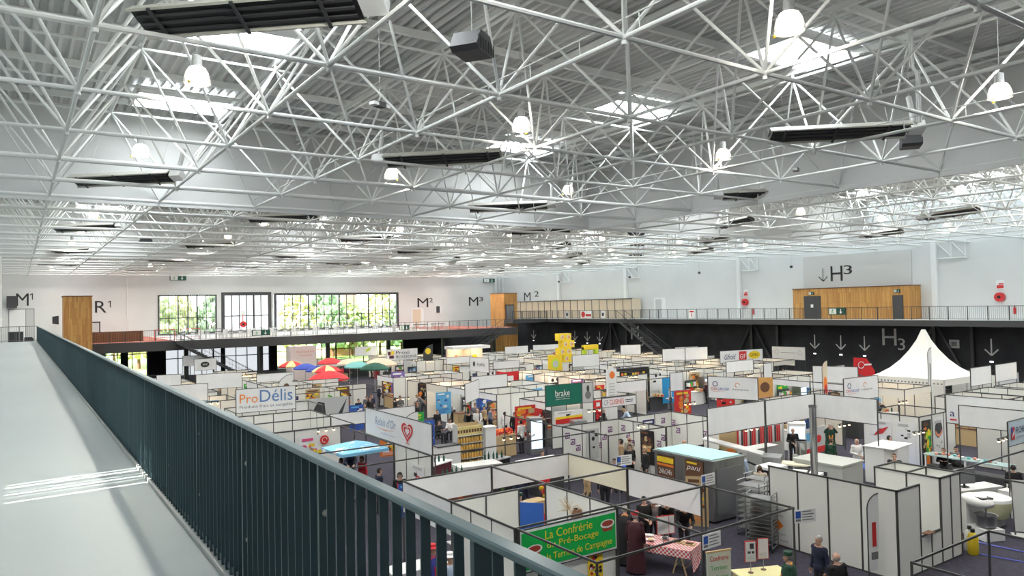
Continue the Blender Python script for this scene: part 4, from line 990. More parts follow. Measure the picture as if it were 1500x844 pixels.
counter('small pale yellow counter at the bottom edge before the green-hatted person', (16.0, 12.3, 0), -.4, 1.3, .7, .76, TAN, M('pale_yellow_top', (.74, .70, .36), .6))
# ------------------------------------------------------------------ bakery oven and machines
ov = thing('bakery_oven', 'large stainless steel bakery oven with teal roof and posters', 'oven', (0, 0, 0))
G().box(20.25, 17.5, .08, 21.95, 20.35, 2.12).build('body', STAIN, ov); G().box(20.2, 17.45, 2.12, 22.0, 20.4, 2.2).build('top_edge', STAIN, ov)
G().box(20.3, 17.6, 2.2, 21.9, 20.3, 2.23).build('roof_sheet', M('teal_sheet', (.38, .66, .66), .45), ov)
G().box(20.3, 17.55, 0, 21.9, 20.3, .08).build('plinth', BLACK, ov)
G().box(20.4, 17.46, .3, 21.8, 17.5, 1.9).build('door', GREYM, ov)
p1 = poster('brown poster with yellow and orange stripes on the steel oven', (20.23, 19.75, .95), -PI/2, .85, 1.12, 'brownplain'); lettering(p1, '24h/24h', -.32, .42, .32, .62, WHITE, -.03)
g = G(); rect(g, -.42, .85, .42, 1.05, -.03, 0); rect(g, -.42, .72, .42, .80, -.03, 1); g.build('stripe', [YELLOW, ORANGE], p1)
p2 = poster('brown and orange bakery poster at the right end of the steel oven', (20.23, 18.35, .95), -PI/2, .85, 1.15, 'brownplain'); g = G(); rect(g, -.4, .1, .4, .5, -.034, 0); disc(g, -.15, .35, .15, .12, -.04, 1); disc(g, .2, .25, .12, .1, -.04, 2); g.build('picture', [ORANGE, WHITE, BLACK], p2); lettering(p2, 'pani', -.34, .75, .34, .98, WHITE, -.04, .3)
poster('tall yellow and green poster stand before the steel oven', (19.4, 17.5, .1), -.9, .75, 1.7, 'tan')
def rack(label, loc, rz, n=9, h=1.8):
    t = thing('tray_trolley', label, 'trolley', loc, rz); g = G()
    for a in (-.3, .3):
        for b in (-.4, .4): g.tube((a, b, .12), (a, b, h), .018, 6)
    for b in (-.4, .4): g.path([(-.3, b, h), (.3, b, h)], .018, 6); g.path([(-.3, b, .14), (.3, b, .14)], .018, 6)
    g.build('frame', GREYM, t)
    for i in range(n): z = .25+i*(h-.4)/(n-1); G().box(-.29, -.39, z, .29, .39, z+.02).build('tray', STAIN, t)
    for a in (-.28, .28):
        for b in (-.38, .38): G().lathe([(.05, 0), (.05, .04)], 10, (a, b, .03), caps=True).build('caster', BLACK, t)
    return t
rack('steel tray trolley nearest to the big white partition', (20.35, 15.95, 0), .2)
rack('empty steel tray trolley left of the round orange sign', (19.45, 14.9, 0), .35, 12, 1.75)
rack('steel tray trolley between oven and man in blue shirt', (22.45, 19.3, 0), 0)
rack('steel tray trolley behind the nearest trolley', (21.3, 16.4, 0), .1)
# big white partition and cabin
S0 = thing('white_partition', 'big white panel partition with storeroom cabin at lower right', 'partition', (0, 0, 0))
def wall(par, x0, y0, x1, y1, z0=.04, z1=2.46, name='wall_panel', m=PANEL):
    t_ = .012; G().box(min(x0, x1)-t_, min(y0, y1)-t_, z0, max(x0, x1)+t_, max(y0, y1)+t_, z1).build(name, m, par)
wall(S0, 20.1, 10.95, 20.1, 15.05); wall(S0, 20.1, 10.93, 21.3, 10.93); wall(S0, 21.3, 10.93, 22.5, 10.93, .04, 1.0); wall(S0, 22.5, 10.93, 23.68, 10.93); wall(S0, 23.68, 10.93, 23.68, 12.9); wall(S0, 22.5, 10.93, 22.5, 12.9); wall(S0, 22.5, 12.9, 23.68, 12.9)
g = G(); q = .025
for x, y in [(20.1, 10.93+1.03*i) for i in range(5)]+[(21.3, 10.93), (22.5, 10.93), (23.1, 10.93), (23.68, 10.93), (23.68, 11.9), (23.68, 12.9), (22.5, 12.9), (22.5, 11.9), (21.9, 10.93)]:
    g.box(x-q, y-q, 0, x+q, y+q, 1.0 if abs(x-21.9) < .01 or abs(x-23.1) < .01 and False else 2.5)
def rbar(x0, y0, x1, y1, z0=2.455, z1=2.5): g.box(min(x0, x1)-.025, min(y0, y1)-.025, z0, max(x0, x1)+.025, max(y0, y1)+.025, z1)
for a in ((20.1, 10.93, 20.1, 15.07), (20.1, 10.93, 21.3, 10.93), (22.5, 10.93, 23.68, 10.93), (23.68, 10.93, 23.68, 12.9), (22.5, 10.93, 22.5, 12.9), (22.5, 12.9, 23.68, 12.9), (22.5, 11.9, 23.68, 11.9)): rbar(*a)
rbar(21.3, 10.93, 22.5, 10.93, .98, 1.02)
for a in ((20.1, 10.93, 20.1, 15.07), (20.1, 10.93, 23.68, 10.93), (23.68, 10.93, 23.68, 12.9)): rbar(*a, 0, .04)
g.build('frame', ALU, S0)
t = thing('notebook', 'small dark object on the low panel of the white partition', 'box', (21.75, 10.93, 1.02)); G().box(-.2, -.1, 0, .2, .1, .02).build('cover', BROWN, t)
# sign CONFIT & frame at its left
t = thing('hanging_sign', 'white sheet with orange diamond hanging low on the partition', 'sign', (20.06, 15.2, 0), -PI/2)
G().box(0, -.012, .08, .92, 0, 1.27).build('sheet', WHITE, t); g = G(); g.add([(.46, -.016, .50), (.66, -.016, .68), (.46, -.016, .86), (.26, -.016, .68)], [(0, 1, 2, 3)]); g.build('emblem', ORANGE, t)
lettering(t, 'CONFRÉRIE', .12, 1.13, .80, 1.2, MID, -.02); lettering(t, 'DE LA', .35, 1.04, .57, 1.09, MID, -.02); lettering(t, 'GOUSTE', .26, .94, .66, 1.0, MID, -.02); lettering(t, 'BOURDELOTS', .2, .37, .72, .43, MID, -.02); lettering(t, 'ET', .4, .29, .52, .34, MID, -.02); lettering(t, 'BOUDIN A FALAISE', .1, .18, .82, .25, MID, -.02)
bflag('slim white feather flag before the white partition', (19.0, 11.15, 0), -.2, 2.5, .42, WHITE)
_f = [o for o in COL.objects if o.get('label') == 'slim white feather flag before the white partition'][0]
g = G(); rect(g, .15, 1.1, .3, 1.75, -.014, 0); rect(g, .1, .75, .35, .95, -.014, 1); g.build('print', [RED, MID], _f)
# open rail frame bottom right
booth('stand_booth', 'open dark rail frame at the lower right corner', 14.9, 18.25, 4.6, 7.84, '', 'NEWS')
booth('stand_booth', 'bare rail booth standing around the dough mixers', 23.72, 28.9, 7.6, 11.1, '', 'NEW')
# machines behind the partition
cv = thing('dough_sheeter', 'long white dough sheeter with raised conveyor wing', 'machine', (25.2, 19.5, 0), -1.05)
G().add([(-2.1, -.35, 2.0), (.3, -.35, 1.5), (.3, .35, 1.5), (-2.1, .35, 2.0), (-2.1, -.35, 2.06), (.3, -.35, 1.57), (.3, .35, 1.57), (-2.1, .35, 2.06)], [(0, 3, 2, 1), (4, 5, 6, 7), (0, 1, 5, 4), (1, 2, 6, 5), (2, 3, 7, 6), (3, 0, 4, 7)]).build('conveyor_wing', LGREY, cv)
G().box(.3, -.45, .4, 1.0, .45, 1.5).build('roller_head', STAIN, cv); G().box(1.0, -.35, 1.2, 2.6, .35, 1.26).build('conveyor_table', CREAM, cv)
g = G(); g.path([(-1.5, 0, 1.6), (.4, 0, .9)], .04, 6); g.build('strut', BLACK, cv); G().box(.2, -.3, 0, 1.1, .3, .4).build('base', BLACK, cv)
g = G()
for a in (1.2, 2.4): g.path([(a, -.3, 0), (a, -.3, 1.2)], .03, 6); g.path([(a, .3, 0), (a, .3, 1.2)], .03, 6)
g.build('legs', GREYM, cv)
dv = thing('grey_machine', 'large pale grey steel machine cabinet behind the partition', 'machine', (26.8, 17.3, 0), .05)
GRN = M('pale_grey_enamel', (.50, .52, .49), .45)
G().box(-.75, -1.0, .1, .8, 1.0, 1.38).build('body', GRN, dv); G().box(-.8, -1.05, 1.38, .85, 1.05, 1.45).build('lid', GRN, dv); G().box(-.7, -.9, 0, .75, .9, .1).build('plinth', BLACK, dv); G().box(-.77, -.4, .5, -.74, .5, 1.1).build('control_panel', DGREY, dv)
mx = thing('kneading_machine', 'black and white kneading machine left of the pale grey cabinet', 'machine', (24.6, 16.9, 0), .3); G().box(-.6, -.5, 0, .6, .5, 1.15).build('body', BLACK, mx); G().box(-.65, -.55, 1.15, .65, .55, 1.25).build('lid', WHITE, mx); G().path([(-.3, -.2, 1.3), (.2, -.25, 1.5), (.5, .1, 1.35)], .04, 6).build('arm', BLACK, mx)
pv = thing('proofer', 'white cabinet with black side left of the kneading machine', 'cabinet', (24.3, 18.1, 0), .1); G().box(-.5, -.4, 0, .5, .4, 1.4).build('body', WHITE, pv); G().box(-.53, -.3, .2, -.5, .3, 1.3).build('door', BLACK, pv)
for i, (x, y, h, r) in enumerate(((22.9, 15.3, 4.15, .12), (27.4, 18.9, 1.9, .22))):
    t = thing('exhaust_pipe', ('tall shiny steel exhaust pipe above the machines', 'short wide steel pipe on the dough machine')[i], 'pipe', (x, y, 0)); b = 1.2 if i == 0 else 1.3
    G().tube((0, 0, b), (0, 0, h), r, 18).build('pipe', M('shiny_steel', (.55, .56, .56), .18, .95), t, True); G().tube((0, 0, h-.08), (0, 0, h), r*1.1, 18).build('collar', GREYM, t, True); G().box(-.25, -.25, 0, .25, .25, b).build('foot', GRN, t)
wc = thing('white_cabinet', 'tall white octagonal counter right of the chef in white', 'cabinet', (31.0, 17.25, 0), .1); G().add([(x*s, y*s, z) for z, s in ((0, 1), (1.5, 1)) for x, y in ((-.9, -.3), (-.5, -.7), (.6, -.7), (.9, -.3), (.9, .5), (-.9, .5))], [(5, 4, 3, 2, 1, 0), (6, 7, 8, 9, 10, 11)]+[(i, (i+1) % 6, 6+(i+1) % 6, 6+i) for i in range(6)]).build('body', WHITE, wc)
G().box(-.95, -.72, 1.5, .95, .55, 1.53).build('top', WHITE, wc)
for i, p in enumerate(((29.5, 15.6), (27.6, 14.9))): counter(('steel and wood side table before the white octagonal counter', 'low steel work table behind the small cabin')[i], (*p, 0), .1, 1.2, .6, .9, GREYM, TAN)
mxr = thing('spiral_mixer', 'white spiral dough mixer with steel bowl right of the partition', 'mixer', (26.1, 11.55, 0), -.45)
G().box(-.35, -.75, .0, .35, .55, .35).build('base', WHITE, mxr); G().box(-.33, .05, .35, .33, .55, 1.05).build('column', WHITE, mxr)
g = G(); g.ell((0, -.05, 1.12), (.36, .62, .22), 16, 10); g.build('head', WHITE, mxr, True); G().lathe([(.12, .36), (.28, .4), (.33, .75), (.34, .76), (.31, .75), (.25, .45)], 20, (0, -.4, 0)).build('bowl', STAIN, mxr, True); G().tube((0, -.4, .5), (0, -.4, 1.0), .03, 8).build('hook', GREYM, mxr)
G().box(-.2, -.5, 1.25, .2, -.2, 1.3).build('control_panel', DGREY, mxr)
mb = thing('mixing_bowl', 'large cream tilting mixer bowl right of the white mixer', 'mixer', (27.6, 11.75, 0)); G().lathe([(.15, .2), (.5, .3), (.62, .65), (.64, .85), (.60, .85), (.5, .4)], 24).build('bowl', M('cream_enamel', (.72, .72, .45), .4), mb, True); G().lathe([(.64, .85), (.62, .95), (.3, 1.05), (0, 1.07)], 24).build('lid', WHITE, mb, True); G().box(-.3, -.3, 0, .3, .3, .22).build('base', LGREY, mb)
ym = thing('yellow_mixer', 'pale yellow planetary mixer behind the white mixer', 'mixer', (25.6, 12.9, 0), -.4); YE = M('pale_yellow_enamel', (.72, .68, .38), .45); G().box(-.25, 0, 0, .25, .5, 1.5).build('column', YE, ym); G().box(-.28, -.5, 1.3, .28, .5, 1.65).build('head', YE, ym); G().lathe([(.12, .6), (.25, .7), (.28, 1.1), (.26, 1.1)], 16, (0, -.25, 0)).build('bowl', GREYM, ym, True); G().box(-.25, -.5, 0, .25, 0, .12).build('base', YE, ym)
sc = thing('display_screen', 'grey screen on the white counter behind the mixers', 'screen', (28.3, 12.9, .95), -.5); G().box(-.4, -.04, .12, .4, .04, .65).build('panel', GREYM, sc); G().box(-.12, -.1, 0, .12, .1, .03).build('foot', BLACK, sc); G().box(-.03, -.02, 0, .03, .02, .2).build('stem', BLACK, sc)
counter('white counter under the grey screen behind the mixers', (28.4, 12.9, 0), -.3, 2.6, .7, .93, WHITE, WHITE)
wcn = thing('bread_counter', 'white shelf counter with bread at the right edge', 'counter', (30.2, 11.6, 0), -.1); G().box(-1.3, -.35, .05, 1.3, .35, .1).build('bottom_shelf', WHITE, wcn)
for z in (.45, .86): G().box(-1.3, -.35, z, 1.3, .35, z+.05).build('shelf', WHITE, wcn)
for a in (-1.3, 0, 1.26): G().box(a, -.35, 0, a+.04, .35, .9).build('side_panel', WHITE, wcn)
CR = M('bread_crust', (.62, .27, .07), .6)
for i in range(9):
    t = thing('bread_loaf', f'golden bread loaf on the white shelf counter, {nth(i)} from the left', 'bread', (29.1+.27*i, 11.55+.1*(i % 2), .91+.0), .3*i, 'bread on the white counter'); G().ell((0, 0, .06), (.16, .08, .07), 10, 6).build('crust', CR, t, True)
for i, (p, h) in enumerate((((24.0, 10.75), .85), ((24.25, 10.95), .95))):
    t = thing('gas_bottle', ('yellow gas bottle beside the white cabin corner', 'white gas bottle behind the yellow one')[i], 'gas bottle', (*p, 0)); G().lathe([(.13, 0), (.15, .03), (.15, .5), (.10, .62), (.04, .66)], 16, caps=True).build('bottle', (YELLOW, LGREY)[i], t, True); G().lathe([(.06, .66), (.06, .76)], 10, caps=True).build('valve', BLACK, t)
t = thing('info_stand', 'leaning dark and white poster stand before the man in black suit', 'stand', (26.9, 10.75, 0), -1.0); g = G(); g.path([(0, 0, 0), (0, .35, 1.75)], .025, 6); g.path([(.45, 0, 0), (.45, .35, 1.75)], .025, 6); g.build('frame', DGREY, t); G().add([(0, -.02, .15), (.45, -.02, .15), (.45, .32, 1.75), (0, .32, 1.75)], [(0, 1, 2, 3)]).build('sheet', LGREY, t); G().box(-.1, -.2, 0, .55, .25, .03).build('foot', LGREY, t)
for i, (a, b) in enumerate((((25.2, 11.2), (25.1, 9.4)), ((24.1, 10.7), (24.3, 8.8)))):
    t = thing('cable', ('blue lit hose line on the carpet, the farther one', 'blue lit hose line on the carpet, the nearer one')[i], 'cable', (0, 0, .02)); a2 = onZ(*((1430, 794), (1426, 810))[i], .02); b2 = onZ(*((1530, 815), (1530, 829))[i], .02); G().tube((a2.x, a2.y, 0), (b2.x, b2.y, 0), .02, 6).build('hose', M('blue_hose', (.16, .2, .75), .5), t)
# ------------------------------------------------------------------ high white fascias of the bakery stand
t, L = banner('high white fascia banner above the dough machines, left segment', (23.0, 20.1), (26.6, 20.1), 2.45, 3.5)
t, L = banner('high white fascia banner above the dough machines, middle segment', (26.7, 20.1), (30.2, 20.1), 2.45, 3.5)
t, L = banner('high white fascia banner above the dough machines, right hand return', (30.3, 20.1), (30.35, 17.2), 2.45, 3.5)
t, L = banner('long white banner with dark letter a and red dash at right', (32.65, 15.5), (32.95, 9.5), 2.5, 3.66)
lettering(t, 'a', .16, 2.78, .34, 2.98, NAVY, -.03); g = G(); rect(g, .16, 2.62, .42, 2.68, -.03); g.build('dash', RED, t)
t, L = banner('blank white front fascia overlapping the banner with letter a', (32.3, 14.83), (32.4, 9.0), 2.5, 3.32)
t, L = banner('blue white sign with square logo at the right edge', (28.92, 11.68), (31.4, 11.72), 2.5, 3.35, M('ice_blue_cloth', (.60, .74, .82), .7))
lettering(t, 'ROBOT', .62, 2.9, 1.8, 3.12, NAVY, -.03); lettering(t, 'cuisine professionnelle', .62, 2.72, 1.8, 2.8, MID, -.03)
g = G(); rect(g, .2, 2.7, .5, 3.15, -.03, 0); rect(g, .2, 2.95, .33, 3.15, -.035, 1); g.add([(.25, -.036, 2.75), (.45, -.036, 2.9), (.45, -.036, 3.05), (.3, -.036, 2.9)], [(0, 1, 2, 3)], 2); g.build('logo', [RED, BLUE, WHITE], t)
# glass counter with seated men, vegetable posters
gc = thing('glass_counter', 'long glass topped display counter before the seated men', 'counter', (33.1, 14.9, 0), -1.62); G().box(-1.7, -.35, .95, 1.7, .35, 1.0).build('glass_top', M('pale_glass', (.45, .60, .60), .1), gc)
g = G()
for a in (-1.65, 0, 1.6): g.box(a, -.33, 0, a+.06, -.27, .95); g.box(a, .27, 0, a+.06, .33, .95)
g.build('frame', WHITE, gc); G().box(-1.65, -.3, .1, 1.65, .3, .5).build('base_shelf', DGREY, gc)
for i in range(12):
    t = thing('glass_item', f'small glass or shell item on the glass counter, {nth(i)} from the left', 'glassware', (33.05+random.uniform(-.15, .15), 16.1-.21*i, 1.0), 0, 'items on the glass counter'); G().ell((0, 0, .05), (.08, .08, .05), 8, 6).build('item', (TEAL, CORAL, WHITE)[i % 3 if i > 2 else 1], t)
booth('stand_booth', 'white booth with food pictures behind the seated men', 33.35, 36.6, 17.0, 19.6, 'SW', 'NEWS')
poster('tall picture of yellow peppers and orange carrots on black', (33.9, 16.97, .1), 0, .8, 2.2, 'dark')
vg = [o for o in COL.objects if o.get('label') == 'tall picture of yellow peppers and orange carrots on black'][0]; g = G(); rr = random.Random(2)
for k in range(16): disc(g, rr.uniform(-.25, .25), .95+rr.uniform(-.5, .7), .10, .17, -.03-.001*k, k % 3)
disc(g, 0, .35, .16, .30, -.05, 3); disc(g, .05, .2, .12, .2, -.052, 3); g.build('vegetables', [LIME, YELLOW, GREEN, ORANGE], vg)
p = poster('white poster with dark and orange oval at top behind the seated men', (34.95, 16.97, .2), 0, .95, 2.1, 'white'); g = G(); disc(g, 0, 1.6, .33, .38, -.03, 0); arc(g, 0, 1.6, .3, PI*1.1, PI*1.9, .12, -.034, mi=1); g.build('oval', [DGREY, CORAL], p)
p = poster('white poster with red diamond food picture', (33.32, 18.75, .3), -PI/2, 1.0, 1.9, 'white'); g = G(); g.add([(-.35, -.03, 1.1), (.1, -.03, 1.25), (.38, -.03, 1.6), (-.1, -.03, 1.4)], [(0, 1, 2, 3)]); g.build('diamond', RED, p)
poster('white poster with small orange text at top and red base', (33.32, 17.6, .3), -PI/2, .85, 1.9, 'white')
for i, (a, b, c, la) in enumerate((((37.5, 14.6), .9, 'dark', 'dark food picture board behind the seated men'), ((38.6, 12.6), 1.5, 'red', 'large red food picture board at the right'), ((37.9, 13.7), .7, 'navy', 'dark screen board with violet figure'))): poster(la, (*a, .3), -1.4, b, 1.9, c)
fr_ = thing('display_fridge', 'white upright display fridge with bright door behind the green coated man', 'fridge', (31.0, 21.6, 0), -.9); G().box(-.4, -.35, 0, .4, .35, 1.95).build('cabinet', WHITE, fr_); G().box(-.33, -.37, .55, .33, -.35, 1.8).build('door', M('lit_fridge_door', (.6, .75, .85), .3, 0, .8, (.8, .92, 1)), fr_); G().box(-.35, -.37, .06, .35, -.35, .48).build('vent', LGREY, fr_)
g = G(); rect(g, -.9, .05, .9, .35, -.0); 
lb = thing('low_barrier', 'low white barrier with red base and food pictures behind the chef', 'barrier', (33.2, 22.4, 0), .1); G().box(-1.6, -.04, .3, 1.6, .04, 1.3).build('board', LGREY, lb); G().box(-1.62, -.06, 0, 1.62, .06, .3).build('base', RED, lb); g = G(); disc(g, -.9, .9, .25, .2, -.05, 0); rect(g, -.4, .7, .3, 1.1, -.05, 1); disc(g, .8, .7, .3, .2, -.05, 2); g.build('print', [ORANGE, SKYB, RED], lb)
S('floor_blue_carpet', G().box(32.2, 16.6, .0, 33.3, 19.6, .02), BLUE, 'blue carpet patch in the booth with food pictures', 'floor')
# ------------------------------------------------------------------ purple logo booths
b = booth('stand_booth', 'white booth with purple square logos and the black and white poster', 19.82, 23.1, 22.5, 25.5, 'NE', 'SW', cols=None)
b2 = booth('stand_booth', 'white booth with purple square logos and the navy poster', 23.14, 26.6, 22.5, 25.5, 'NE', 'S')
LOGO = M('logo_purple', (.20, .07, .22), .6)
def logos(par, pts, side=False):
    g = G()
    for x, z, y in pts:
        s = .13
        for a in ((-s, -s, s, -s*.6), (-s, s*.6, s, s), (s*.6, -s, s, s), (-s, -s, -s*.6, 0)): rect(g, x+a[0], z+a[1], x+a[2], z+a[3], y)
        rect(g, x-.05, z-.05, x+.04, z+.04, y)
    o = g.build('logo_print', LOGO, par)
    if side: o.location = (3.265, 3.0, 0); o.rotation_euler = (0, 0, -PI/2)
logos(b, [(.25, 2.05, 2.975), (.55, 1.75, 2.975), (.85, 1.45, 2.975), (2.4, 1.75, 2.975), (2.75, 2.05, 2.975), (2.1, 1.4, 2.975)])
logos(b, [(.35, 2.1, 0), (.65, 1.8, 0), (.95, 1.5, 0), (2.6, 1.7, 0), (2.85, 2.0, 0)], True)
logos(b2, [(.4, 1.75, 2.975), (.75, 1.4, 2.975), (2.5, 1.75, 2.975), (2.85, 2.1, 2.975), (1.2, 2.05, 2.975)])
logos(b2, [(.3, 2.0, 0), (.6, 1.65, 0), (2.3, 1.7, 0), (2.6, 2.05, 0)], True)
p = poster('tall black and white product poster on the purple logo booth', (21.5, 25.47, .85), 0, .75, 1.35, 'bw')
p = poster('dark photo poster with pink logo on the purple logo booth', (23.07, 23.6, .7), -PI/2, .85, 1.5, 'dark')
p = poster('navy poster with white appliances on the purple logo booth', (25.0, 25.47, .8), 0, .75, 1.45, 'navy')
t = thing('desk_screen', 'blue lit cash register screen reading CASIO at the purple logo booth', 'screen', (19.9, 22.0, .8), -.15); G().box(-.32, -.03, .2, .32, .03, .62).build('panel', M('blue_screen', (.02, .08, .6), .3, 0, .5, (.05, .15, .9)), t); lettering(t, 'CASIO', -.24, .35, .24, .5, WHITE, -.035); G().box(-.15, -.12, 0, .15, .12, .2).build('foot', BLACK, t)
table('table with registers in the purple logo booth', (20.5, 22.1, 0), .05, 1.8, .8, .8)
t = thing('monitor', 'dark monitor on a stand before the second purple logo booth', 'screen', (23.2, 20.9, 1.35)); G().box(-.42, -.04, 0, .42, .04, .55).build('panel', DGREY, t); G().tube((0, 0, -1.35), (0, 0, 0), .04, 8).build('stand', GREYM, t)
t, L = banner('white rounded sign with grey and red kitchen lettering', (24.9, 28.7), (27.2, 28.6), 2.5, 2.95)
lettering(t, 'CF', .12, 2.6, .4, 2.86, MID, -.03); lettering(t, 'CUISINES', .5, 2.6, 1.45, 2.86, RED, -.03); g = G(); rect(g, 1.55, 2.75, 2.1, 2.79, -.03); rect(g, 1.6, 2.65, 2.05, 2.69, -.03); g.build('print', DGREY, t)
t = thing('logo_box', 'red square logo sign left of the kitchen lettering', 'sign', (24.6, 28.7, 2.5)); G().box(-.22, -.05, 0, .22, .05, .4).build('box', RED, t); g = G(); rect(g, -.12, .1, .12, .3, -.055); g.build('logo', WHITE, t)
# ------------------------------------------------------------------ Relais block
booth('stand_booth', 'white booth behind the light blue cloud parasol', 9.1, 12.3, 26.7, 32.4, 'N', 'EWN')
b = booth('stand_booth', 'white booth under the banner with red heart', 9.1, 12.35, 23.6, 26.66, 'E', 'NEWS')
t, L = banner('white banner with blue script lettering and red heart', (12.38, 29.64), (12.40, 23.6), 2.5, 3.58)
lettering(t, "Relais d'Or", 1.05, 3.02, 3.05, 3.36, M('script_blue', (.28, .36, .50), .6), -.03, .25); lettering(t, 'un plaisir de tous', 1.6, 2.66, 3.0, 2.78, M('script_light', (.35, .45, .65), .6), -.03, .3)
g = G()
HRT = lambda s, t_: (s*16*math.sin(t_)**3, s*(13*math.cos(t_)-5*math.cos(2*t_)-2*math.cos(3*t_)-math.cos(4*t_)))
for s, w in ((.030, .0045), (.0165, .0035)):
    n = 40
    for i in range(n-4):
        a, b_ = 2*PI*(i+2)/n, 2*PI*(i+3)/n; q = [(HRT(s-w, a), HRT(s+w, a)), (HRT(s-w, b_), HRT(s+w, b_))]
        g.quad(*[(4.05+p[0]*.9, -.03, 3.08+p[1]*.75) for p in (q[0][0], q[0][1], q[1][1], q[1][0])])
g.build('heart', RED, t); g = G(); g.add([(1.1, -.03, 2.93), (2.0, -.03, 2.90), (3.0, -.03, 2.93), (2.0, -.03, 2.86)], [(0, 1, 2, 3)]); g.build('swoosh', CORAL, t)
lettering(t, 'miko', 3.9, 2.6, 4.25, 2.68, RED, -.03)
cp = thing('cloud_parasol', 'light blue square parasol with white clouds', 'parasol', (11.5, 28.7, 0), .06); s = 1.02
g = G().add([(-s, -s, 2.12), (s, -s, 2.12), (s, s, 2.12), (-s, s, 2.12), (0, 0, 2.42), (-s, -s, 2.0), (s, -s, 2.0), (s, s, 2.0), (-s, s, 2.0)], [(0, 1, 4), (1, 2, 4), (2, 3, 4), (3, 0, 4), (0, 5, 6, 1), (1, 6, 7, 2), (2, 7, 8, 3), (3, 8, 5, 0)]); 
CLD = noisy(M('sky_cloth', (.2, .55, .8), .8), 1.6, (.24, .56, .80), (.85, .9, .93), lo=.56, hi=.60); g.build('canopy', CLD, cp)
G().tube((0, 0, 0), (0, 0, 2.45), .025, 8).build('pole', GREYM, cp); G().lathe([(.3, 0), (.3, .06), (.05, .08)], 14, caps=True).build('base', DGREY, cp)
g = G()
for a, b_ in ((-1, -1), (1, -1), (1, 1), (-1, 1)): g.path([(0, 0, 2.38), (a*s*.98, b_*s*.98, 2.10)], .012, 5)
g.build('ribs', GREYM, cp)
p = poster('poster with round blue white red emblem under the heart banner', (12.31, 24.6, .5), -PI/2, 1.0, 1.5, 'white'); g = G(); disc(g, .05, .75, .3, .36, -.03, 0); disc(g, .05, .75, .24, .30, -.033, 1); rect(g, -.03, .6, .13, .95, -.036, 2); disc(g, .38, .75, .15, .35, -.028, 3); g.build('emblem', [RED, WHITE, BLUE, BROWN], p)
poster('tall pink and yellow food poster left of the cloud parasol', (10.9, 32.36, .2), 0, 1.1, 2.0, 'pinkish')
p = thing('round_badge', 'round red badge at the top of the pink food poster', 'sign', (11.5, 32.3, 1.95)); G().tube((0, -.02, 0), (0, .02, 0), .2, 20).build('disc', RED, p); g = G(); arc(g, 0, 0, .11, 0, 5, .03, -.025); g.build('print', WHITE, p)
for i, (pp_, rz, st, w, h, la) in enumerate((((13.3, 26.9, .2), .2, 'blue', .8, 1.7, 'blue promotional poster stand under the heart banner'), ((11.6, 24.2, .3), 0, 'blue', .6, 1.2, 'small blue picture board right of the man in dark suit'))): poster(la, pp_, rz, w, h, st)
# jar shelf
js = thing('jar_shelf', 'tall shelf unit full of golden jars', 'shelf', (18.2, 30.9, 0)); G().box(-.75, -.22, 0, -.70, .22, 2.15).build('side_panel', LGREY, js); G().box(.70, -.22, 0, .75, .22, 2.15).build('side_panel', LGREY, js); G().box(-.7, .2, 0, .7, .22, 2.15).build('back_panel', TAN, js)
ZS = [.1, .5, .88, 1.24, 1.6]
for z in ZS: G().box(-.7, -.22, z-.03, .7, .2, z).build('shelf', LGREY, js)
jr = thing('preserve_jar', '', 'jar'); G().lathe([(.055, 0), (.065, .02), (.065, .2), (.05, .235)], 10, caps=True).build('jar', M('golden_preserve', (.72, .42, .10), .35), jr, True); G().lathe([(.055, .235), (.055, .27)], 10, caps=True).build('lid', M('gold_lid', (.75, .62, .3), .4), jr); J = Once(jr)
jr2 = thing('tall_packet', '', 'packet'); G().box(-.07, -.05, 0, .07, .05, .42).build('packet', M('golden_packet', (.70, .58, .25), .5), jr2); G().box(-.05, -.053, .12, .05, -.05, .28).build('label_print', BROWN, jr2); J2 = Once(jr2)
for k, z in enumerate(ZS):
    for i in range(9):
        p = (17.57+.157*i, 30.78, z)
        if k == 4: J2.put(p, 0, f'golden packet on the top of the jar shelf, {nth(i)} from the left', 'packets on the jar shelf')
        else: J.put(p, 0, f'golden jar on the {nth(k)} shelf from the floor, {nth(i)} from the left', 'jars on the tall shelf')
counter('white counter left of the jar shelf', (16.9, 30.7, 0), 0, 1.2, .5, 1.3, WHITE, DGREY); counter('white counter right of the jar shelf', (19.3, 30.8, 0), 0, .6, .5, 1.9, WHITE, WHITE)
booth('stand_booth', 'open rail stand in front of the jar shelf', 12.5, 19.75, 23.6, 30.0, '', 'SEW')
# brake banner, blank banners etc
t, L = banner('deep green banner with white lettering', (22.95, 30.93), (25.31, 30.8), 2.5, 3.58, M('brake_green', (.0, .13, .085), .7))
lettering(t, 'brake', .62, 2.98, 1.55, 3.3, WHITE, -.03); lettering(t, 'passion & différence', .65, 2.78, 1.55, 2.86, WHITE, -.03); g = G(); rect(g, .65, 2.91, 1.55, 2.925, -.03); g.build('underline', WHITE, t)
t, L = banner('grey portrait banner joined to the deep green banner', (25.33, 30.8), (26.07, 30.75), 2.5, 3.56, LGREY); g = G(); disc(g, .38, 3.25, .09, .18, -.03, 0); disc(g, .38, 2.9, .2, .22, -.03, 1); g.build('portrait', [DGREY, MID], t)
t, L = banner('white banner with orange and blue product lettering', (9.5, 40.0), (12.55, 39.7), 2.5, 3.72)
lettering(t, 'Pro', .18, 2.98, 1.1, 3.45, M('letter_orange', (.85, .28, .06), .6), -.03); lettering(t, 'Délis', 1.2, 2.98, 2.9, 3.62, M('letter_blue', (.10, .22, .48), .6), -.03); lettering(t, 'Produits frais et surgelés', .18, 2.66, 2.9, 2.86, MID, -.03)
b = booth('stand_booth', 'white booth behind the orange and blue lettered banner', 9.5, 14.2, 40.1, 42.6, 'N', 'NEW')
